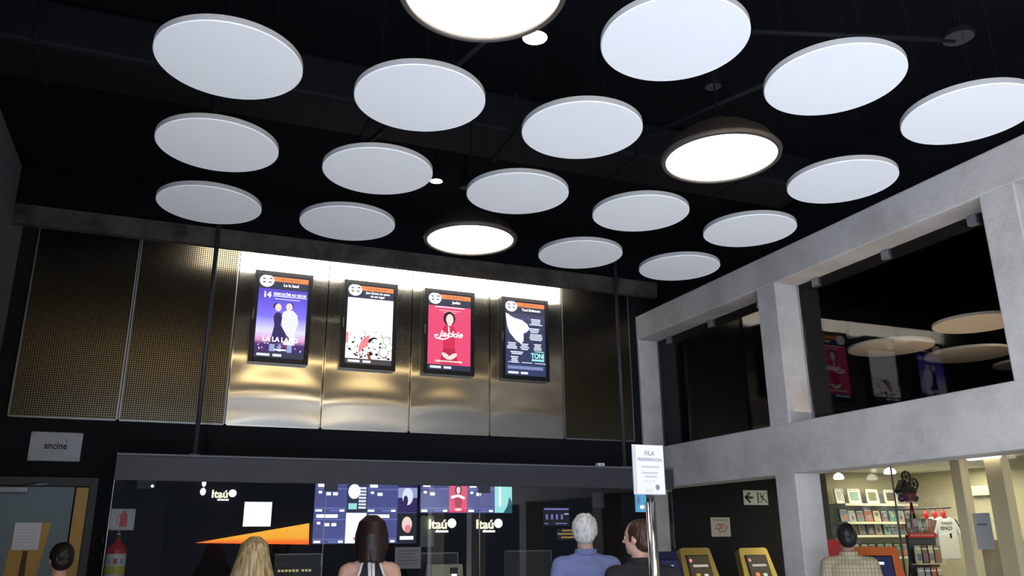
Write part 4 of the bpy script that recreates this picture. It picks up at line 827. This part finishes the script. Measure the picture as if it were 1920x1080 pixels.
# ------------------------------------------------------------------ people
EYEW = mat('eye_white', (.75, .72, .70), .2); IRIS = mat('iris_brown', (.06, .03, .015), .2); LIPS = mat('lips', (.40, .15, .12), .5)
def person(lab, x, y, facing, H, skin, pose, head_turn=0., hair=None, clothes=None, slim=1.0):
    """facing: 0 = towards the screen wall. local +y is forward."""
    k = H/1.75
    t = thing('person', lab, 'person', (x, y, 0), facing)
    w = slim
    HT = Matrix.Translation((0, 0, 1.47*k)) @ Matrix.Rotation(head_turn, 4, 'Z')
    def hp(v): return HT @ Vector((v[0]*k, v[1]*k, (v[2]-1.47)*k))
    b = MB()
    def cp(p, q, ra, rb, fl=1.0): b.caps([c*k for c in p], [c*k for c in q], ra*k, rb*k, SKIN, fl)
    def bl_(c, r): b.ball([a*k for a in c], [a*k for a in r], SKIN)
    # trunk and neck
    bl_((0, 0, .97), (.168*w, .118, .13)); bl_((0, .0, 1.10), (.145*w, .105, .15)); bl_((0, -.005, 1.27), (.165*w, .112, .17)); bl_((0, -.01, 1.37), (.172*w, .098, .085))
    cp((-.155*w, -.012, 1.405), (.155*w, -.012, 1.405), .058, .058); cp((-.10*w, -.015, 1.425), (0, -.01, 1.46), .045, .06); cp((.10*w, -.015, 1.425), (0, -.01, 1.46), .045, .06); cp((0, -.008, 1.42), (0, .012, 1.56), .062, .056)
    # head
    def hb(c, r):
        q = Matrix.Rotation(head_turn, 3, 'Z'); b.ball(hp(c), [a*k for a in r], SKIN, rot=q)
    hb((0, .005, 1.655), (.076, .095, .098)); hb((0, .035, 1.60), (.062, .068, .075)); hb((0, .062, 1.555), (.036, .034, .026)); hb((0, .118, 1.615), (.013, .016, .013)); hb((0, .104, 1.635), (.009, .016, .028)); hb((0, .078, 1.668), (.05, .024, .012))
    for s_ in (-1, 1): hb((s_*.078, -.002, 1.628), (.011, .020, .032)); hb((s_*.040, .066, 1.612), (.02, .02, .018))
    # arms
    for s_, (el, wr, curl) in zip((-1, 1), pose):
        S_ = (s_*.178*w, -.012, 1.40); cp(S_, el, .053, .040); cp(el, wr, .040, .027)
        d = (Vector(wr)-Vector(el)).normalized(); side = Vector((0, 1, 0)) if abs(d.z) > .5 else Vector((-s_, 0, 0)); nrm = d.cross(side).normalized(); side = nrm.cross(d).normalized()
        base = Vector(wr); pc = base+d*.09
        for u in (-.027, -.009, .009, .027): cp(base+d*.01+side*u*.5, pc+side*u, .016, .012)
        for n_, u in enumerate((-.031, -.011, .011, .030)):
            L_ = (.075, .082, .078, .060)[n_] if True else 0; inn = nrm*(-s_) if abs(d.z) > .5 else Vector((0, 0, -1))
            p0 = pc+side*u; p1 = p0+(d+inn*.25*curl).normalized()*L_*.42; p2 = p1+(d+inn*.8*curl).normalized()*L_*.33; p3 = p2+(d+inn*1.5*curl).normalized()*L_*.25
            cp(p0, p1, .0095, .009); cp(p1, p2, .009, .0085); cp(p2, p3, .0085, .007)
        sg = 1 if abs(d.z) > .5 else 1
        q0 = base+d*.03+side*.02*sg; q1 = q0+(d*.6+side*.9*sg).normalized()*.045; q2 = q1+(d+side*.3*sg).normalized()*.035; cp(q0, q1, .012, .010); cp(q1, q2, .010, .008)
    # legs
    for s_ in (-1, 1):
        cp((s_*.092*w, 0, .93), (s_*.095, .012, .50), .088*w, .056); cp((s_*.095, .012, .50), (s_*.098, -.012, .09), .056, .037); bl_((s_*.096, -.022, .36), (.05, .052, .10))
        cp((s_*.100, -.03, .055), (s_*.112, .15, .035), .038, .028); bl_((s_*.1, -.045, .035), (.034, .035, .033))
    body = b.remesh('body', t, skin, .0072*k, 4)
    for s_ in (-1, 1):
        m = MB(); c = hp((s_*.032, .083, 1.640)); m.ball(c, [.0125*k]*3, EYEW, 12, 8); f = HT.to_3x3() @ Vector((0, 1, 0)); m.ball(c+f*.0065*k, [.0075*k]*3, IRIS, 10, 8); m.build('eye', t)
    m = MB(); m.ball(hp((0, .094, 1.580)), (.022*k, .010*k, .007*k), LIPS, 14, 8, rot=Matrix.Rotation(head_turn, 3, 'Z')); m.build('mouth', t)
    ctx = dict(t=t, k=k, hp=hp, w=w, HT=HT, turn=head_turn, body=body, pose=pose)
    if hair: hair(ctx)
    if clothes: clothes(ctx)
    return t
def hair_mat(name, a, b_, sc=90):
    m = bpy.data.materials.new(name); m.use_nodes = True; nt = m.node_tree; N = nt.nodes; L = nt.links; p = N['Principled BSDF']; p.inputs['Roughness'].default_value = .42; p.inputs['Specular IOR Level'].default_value = .35
    tc = N.new('ShaderNodeTexCoord'); mp = N.new('ShaderNodeMapping'); mp.inputs['Scale'].default_value = (sc, sc, sc*.08); L.new(tc.outputs['Object'], mp.inputs[0]); n = N.new('ShaderNodeTexNoise'); n.inputs['Scale'].default_value = 1; n.inputs['Detail'].default_value = 4; L.new(mp.outputs[0], n.inputs[0])
    r = N.new('ShaderNodeValToRGB'); r.color_ramp.elements[0].position = .35; r.color_ramp.elements[0].color = (*a, 1); r.color_ramp.elements[1].position = .65; r.color_ramp.elements[1].color = (*b_, 1); L.new(n.outputs['Fac'], r.inputs[0]); L.new(r.outputs[0], p.inputs['Base Color'])
    bp = N.new('ShaderNodeBump'); bp.inputs['Strength'].default_value = .6; bp.inputs['Distance'].default_value = .004; L.new(n.outputs['Fac'], bp.inputs['Height']); L.new(bp.outputs[0], p.inputs['Normal']); return m
def locks(c, starts, mt, voxel=.006, cap=None):
    m = MB(); k = c['k']; q = Matrix.Rotation(c['turn'], 3, 'Z')
    for (ce, r) in (cap or []): m.ball(c['hp'](ce), [a*k for a in r], mt, 24, 18, rot=q)
    for pts, ra, rb in starts:
        n = len(pts)-1
        for i in range(n):
            r0_ = ra+(rb-ra)*i/n; r1_ = ra+(rb-ra)*(i+1)/n; m.caps(c['hp'](pts[i]), c['hp'](pts[i+1]), r0_*k, r1_*k, mt)
    return m.remesh('hair', c['t'], mt, voxel, 2)
def short_hair(mt, bald=False):
    def f(c):
        cap = [((0, -.016, 1.664), (.087, .099, .097)), ((0, -.040, 1.615), (.078, .068, .070))]; st = []
        rnd = random.Random(3)
        for i in range(110):
            a = rnd.uniform(.95, 2*PI-.95)+PI/2; el = rnd.uniform(-.35, 1.2); cx, cy, cz = .083*math.cos(a)*math.cos(el), -.014+.098*math.sin(a)*math.cos(el), 1.662+.094*math.sin(el)
            if cy > .045 and cz < 1.70: continue
            st.append(([(cx, cy, cz), (cx*1.03, -.014+(cy+.014)*1.03, cz-.024)], .008, .005))
        if bald: cap = [((0, -.020, 1.660), (.087, .097, .094)), ((0, -.045, 1.61), (.076, .062, .065))]
        locks(c, st, mt, .005, cap)
    return f
def bob_hair(mt):
    def f(c):
        st = []; rnd = random.Random(5)
        for i in range(46):
            a = PI/2+.75+(2*PI-1.5)*i/45; x, y = math.cos(a), math.sin(a)
            e = rnd.uniform(-.012, .012)
            st.append(([(x*.03, y*.03-.005, 1.752), (x*.075, y*.085-.012, 1.715), (x*.098, y*.108-.016, 1.64), (x*.102, y*.108-.018, 1.56), (x*.084, y*.088-.02, 1.475+e)], .020, .012))
        locks(c, st, mt, .006, [((0, -.012, 1.66), (.090, .102, .098)), ((0, -.04, 1.56), (.088, .072, .085))])
    return f
def long_hair(mt):
    def f(c):
        st = []; rnd = random.Random(9)
        for i in range(50):
            a = PI/2+.8+(2*PI-1.6)*i/49; x, y = math.cos(a), math.sin(a); e = rnd.uniform(-.03, .03); sp = 1+.25*abs(x)
            st.append(([(x*.025, y*.03, 1.755), (x*.078, y*.088-.012, 1.715), (x*.100, y*.108-.018, 1.63), (x*.112*sp, y*.102-.03, 1.50), (x*.130*sp, y*.08-.07, 1.38), (x*.14*sp, y*.06-.095, 1.24+e)], .019, .010))
        locks(c, st, mt, .0065, [((0, -.012, 1.66), (.090, .102, .098)), ((0, -.06, 1.50), (.11, .06, .16)), ((0, -.095, 1.36), (.13, .04, .12))])
    return f
def shirt(mt, collar=True, long_=True, loose=1.0, low=.86):
    def f(c):
        k, w, t = c['k'], c['w'], c['t']; m = MB(); o = .014*loose
        def cp(p, q, ra, rb, fl=1.0): m.caps([a*k for a in p], [a*k for a in q], ra*k, rb*k, mt, fl)
        def bl_(ce, r): m.ball([a*k for a in ce], [a*k for a in r], mt, 24, 16)
        bl_((0, 0, .96), (.178*w+o, .124+o, .14)); bl_((0, 0, 1.10), (.165*w+o, .118+o, .17)); bl_((0, -.005, 1.27), (.172*w+o, .118+o, .18)); bl_((0, -.01, 1.37), (.178*w+o, .102+o, .088))
        cp((-.158*w, -.012, 1.405), (.158*w, -.012, 1.405), .060+o*.7, .060+o*.7); cp((-.10*w, -.015, 1.425), (-.02, -.01, 1.445), .048+o*.5, .056+o*.4); cp((.10*w, -.015, 1.425), (.02, -.01, 1.445), .048+o*.5, .056+o*.4)
        if collar: cp((0, -.022, 1.43), (0, -.016, 1.468), .066, .062)
        for s_, (el, wr, cu) in zip((-1, 1), c['pose']):
            S_ = (s_*.178*w, -.012, 1.40)
            if long_: cp(S_, el, .058+o*.8, .050+o*.6); e2 = Vector(el).lerp(Vector(wr), .93); cp(el, e2, .048+o*.6, .036+o*.4)
            else: e2 = Vector(S_).lerp(Vector(el), .72); cp(S_, e2, .060+o, .056+o)
        m.remesh('shirt', t, mt, .008*k, 4)
        if collar:
            m = MB(); r = .066*k
            for j in range(20):
                a0 = PI/2+.45+(2*PI-.9)*j/20; a1 = PI/2+.45+(2*PI-.9)*(j+1)/20
                for z_, rr_ in ((1.485, r), (1.505, r*.99)): m.tube((rr_*math.cos(a0), rr_*math.sin(a0)-.004*k, z_*k), (rr_*math.cos(a1), rr_*math.sin(a1)-.004*k, z_*k), .013*k, mt, seg=8)
            m.remesh('collar', t, mt, .006*k, 3)
        trousers(c)
    return f
def trousers(c, mt=None):
    k, w, t = c['k'], c['w'], c['t']; mt = mt or mat('dark_trousers', (.03, .032, .04), .85, noise=.2); m = MB()
    def cp(p, q, ra, rb): m.caps([a*k for a in p], [a*k for a in q], ra*k, rb*k, mt)
    m.ball((0, 0, .93*k), (.178*w*k, .128*k, .12*k), mt, 24, 16)
    for s_ in (-1, 1): cp((s_*.092*w, 0, .90), (s_*.097, .01, .50), .098*w, .075); cp((s_*.097, .01, .50), (s_*.097, -.012, .34), .075, .077); cp((s_*.097, -.012, .34), (s_*.1, -.012, .07), .077, .062)
    m.remesh('trousers', t, mt, .009*k, 4)
    SHOE = mat('dark_shoe', (.02, .015, .012), .4)
    for s_ in (-1, 1):
        m = MB(); m.caps((s_*.1*k, -.045*k, .045*k), (s_*.112*k, .17*k, .038*k), .046*k, .036*k, SHOE); m.box(((s_*.1-.045)*k, -.09*k, .0), ((s_*.1+.05)*k, .20*k, .02), SHOE, .008); m.remesh('shoe', t, SHOE, .007, 3)
def drape(c, rows, mt, name, off=.006):
    """cloth strip laid on the back of the body: rows of (x0, x1, z) in body units"""
    k = c['k']; dg = bpy.context.evaluated_depsgraph_get(); b = bmesh.new(); b.from_mesh(c['body'].data); bv = BVHTree.FromBMesh(b)
    out = bmesh.new(); n = 8; G = []
    fine = []
    for (a0, a1, az), (c0, c1, cz) in zip(rows, rows[1:]):
        for j in range(6): f_ = j/6; fine.append((a0+(c0-a0)*f_, a1+(c1-a1)*f_, az+(cz-az)*f_))
    fine.append(rows[-1])
    for x0, x1, z in fine:
        R_ = []
        for j in range(n+1):
            x = (x0+(x1-x0)*j/n)*k; hit = bv.ray_cast(Vector((x, -1, z*k)), Vector((0, 1, 0)))
            y = hit[0].y if hit[0] else -.05*k
            R_.append(out.verts.new((x, y-off, z*k)))
        G.append(R_)
    for A, B in zip(G, G[1:]):
        for j in range(n): out.faces.new((A[j], A[j+1], B[j+1], B[j]))
    m = MB(); m._take(out, mt, True); o = m.build(name, c['t']); s_ = o.modifiers.new('s', 'SOLIDIFY'); s_.thickness = .004; s_.offset = 0; b.free(); return o
def halter(c):
    k, w, t = c['k'], c['w'], c['t']; mt = mat('black_dress', (.016, .014, .02), .85); wt = mat('white_trim', (.72, .68, .62), .8); m = MB()
    m.ball((0, 0, 1.12*k), (.158*w*k, .118*k, .16*k), mt, 24, 16); m.ball((0, .03*k, 1.24*k), (.165*w*k, .10*k, .10*k), mt, 24, 16); m.ball((0, 0, .96*k), (.182*w*k, .132*k, .14*k), mt, 24, 16)
    m.caps((0, 0, .95*k), (0, .01*k, .55*k), .18*k, .21*k, mt, .75); m.remesh('dress', t, mt, .009*k, 4)
    for s_ in (-1, 1):
        drape(c, [(s_*.020, s_*.050, 1.475), (s_*.016, s_*.075, 1.40), (s_*.014, s_*.105, 1.32), (s_*.012, s_*.135, 1.24), (s_*.01, s_*.15, 1.14)], mt, 'back_panel', .007)
        drape(c, [(s_*.046, s_*.060, 1.478), (s_*.070, s_*.084, 1.40), (s_*.100, s_*.114, 1.32), (s_*.130, s_*.144, 1.24)], wt, 'white_edge', .011)
        drape(c, [(s_*.002, s_*.026, 1.485), (s_*.003, s_*.022, 1.40), (s_*.004, s_*.022, 1.30), (s_*.010, s_*.026, 1.16)], wt, 'neck_tie', .013)
    drape(c, [(-.058, .058, 1.505), (-.060, .060, 1.482)], wt, 'neck_band', .012)
    SHOE = mat('dark_shoe', (.02, .015, .012), .4)
    for s_ in (-1, 1): m = MB(); m.caps((s_*.1*k, -.045*k, .045*k), (s_*.112*k, .17*k, .038*k), .044*k, .034*k, SHOE); m.remesh('shoe', t, SHOE, .007, 3)
    m = MB(); m.ball(c['hp']((-.098, .005, 1.585)), (.009, .009, .014), CHROME, 10, 8); m.build('earring', t)
DOWN = [((-.235, -.02, 1.12), (-.225, .06, .88), 1), ((.235, -.02, 1.12), (.225, .06, .88), 1)]
FRONT = [((-.235, .0, 1.13), (-.12, .24, 1.10), .6), ((.235, .0, 1.13), (.12, .24, 1.10), .6)]
LIFT = [((-.235, -.02, 1.12), (-.225, .06, .88), 1), ((.245, .02, 1.14), (.15, .25, 1.15), .6)]
HB = hair_mat('black_hair', (.006, .005, .005), (.02, .017, .015)); HDB = hair_mat('dark_brown_hair', (.008, .004, .003), (.03, .013, .009)); HBR = hair_mat('brown_hair', (.02, .008, .004), (.07, .028, .014)); HG = hair_mat('white_hair', (.42, .40, .37), (.72, .70, .66)); HBL = hair_mat('blonde_hair', (.26, .16, .06), (.66, .50, .27), 70)
NAVYT = mat('navy_top', (.02, .025, .05), .9); BLUES = mat('blue_shirt_cloth', (.16, .18, .36), .9, noise=.15, nscale=14); BLACKT = mat('black_top', (.010, .010, .011), .9); CREAMT = mat('cream_top', (.30, .26, .20), .9)
def check_mat():
    m = bpy.data.materials.new('checked_cloth'); m.use_nodes = True; nt = m.node_tree; N = nt.nodes; L = nt.links; p = N['Principled BSDF']; p.inputs['Roughness'].default_value = .9
    tc = N.new('ShaderNodeTexCoord'); br = N.new('ShaderNodeTexBrick'); br.offset = 0; br.inputs['Color1'].default_value = (.52, .44, .28, 1); br.inputs['Color2'].default_value = (.55, .47, .31, 1); br.inputs['Mortar'].default_value = (.30, .22, .13, 1); br.inputs['Scale'].default_value = 1; br.inputs['Brick Width'].default_value = .028; br.inputs['Row Height'].default_value = .034; br.inputs['Mortar Size'].default_value = .0022
    mp = N.new('ShaderNodeMapping'); mp.inputs['Rotation'].default_value = (PI/2, 0, 0); L.new(tc.outputs['Object'], mp.inputs[0]); L.new(mp.outputs[0], br.inputs[0]); L.new(br.outputs[0], p.inputs['Base Color']); return m
def place(px, Y): return at_y(px, 1005, Y).x
person('man with short black hair at the far left in front of the door', place(120, 6.9), 6.9, -.1, 1.585, SKIN, DOWN, .55, short_hair(HB), shirt(NAVYT, False))
person('blonde woman with long hair seen from behind left of the orange wedge', place(479, 5.85), 5.85, -.1, 1.60, SKIN, DOWN, -.1, long_hair(HBL), shirt(CREAMT, False, True, .6), .88)
person('dark haired woman in a black halter dress with white ties, seen from behind', place(696, 5.75), 5.75, -.12, 1.735, SKIN, FRONT, .15, bob_hair(HDB), halter, .88)
person('grey haired man in a blue shirt looking up at the screens', place(1097, 5.30), 5.30, -.25, 1.755, SKIN, FRONT, -.3, short_hair(HG, True), shirt(BLUES))
person('brown haired man in a black top behind the queue sign post', place(1199, 4.70), 4.70, -.35, 1.70, SKIN, DOWN, .85, short_hair(HBR), shirt(BLACKT, True))
person('dark haired man in a cream checked shirt at the orange kiosk', place(1587, 5.72), 5.72, -.85, 1.69, SKIN_D, FRONT, .25, short_hair(HB), shirt(check_mat()))

# pieces that belong to one part of their thing go one level deeper (parts share their thing's frame)
SUB = {'door_handle': 'door_leaf', 'door_closer': 'door_leaf', 'painted_arrow': 'door_leaf', 'badge': 'bezel', 'polished_edge': 'pane', 'lettering': ('plate', 'shirt_body'), 'screw': 'plate',
       'pictogram': 'plate', 'emblem': 'plate', 'print': ('plate', 'sheet', 'mount'), 'eye': 'body', 'mouth': 'body', 'sleeve_stripe': 'shirt_body', 'header_print': 'header', 'notice_sheet': 'holder',
       'cover': 'shell', 'screen': 'head', 'screen_frame': 'head', 'card_slot': 'head', 'trim_line': 'housing', 'diffuser': 'dome_shade', 'rim': 'dome_shade', 'collar': 'shirt', 'neck_tie': 'dress',
       'white_edge': 'dress', 'neck_band': 'dress', 'back_panel': 'dress', 'label_print': 'label', 'hose': 'valve_handle', 'ticket_slot': 'housing', 'earring': 'hair', 'folded_edge': ('sheet', 'sheet_perforated')}
for o in list(C.objects):
    b = o.name.split('.')[0]
    if o.parent and not o.parent.parent and b in SUB and len(o.parent.children) > 2:
        want = SUB[b] if isinstance(SUB[b], tuple) else (SUB[b],)
        for sib in o.parent.children:
            if sib is not o and sib.name.split('.')[0] in want and not len([c for c in o.children]):
                o.parent = sib; break
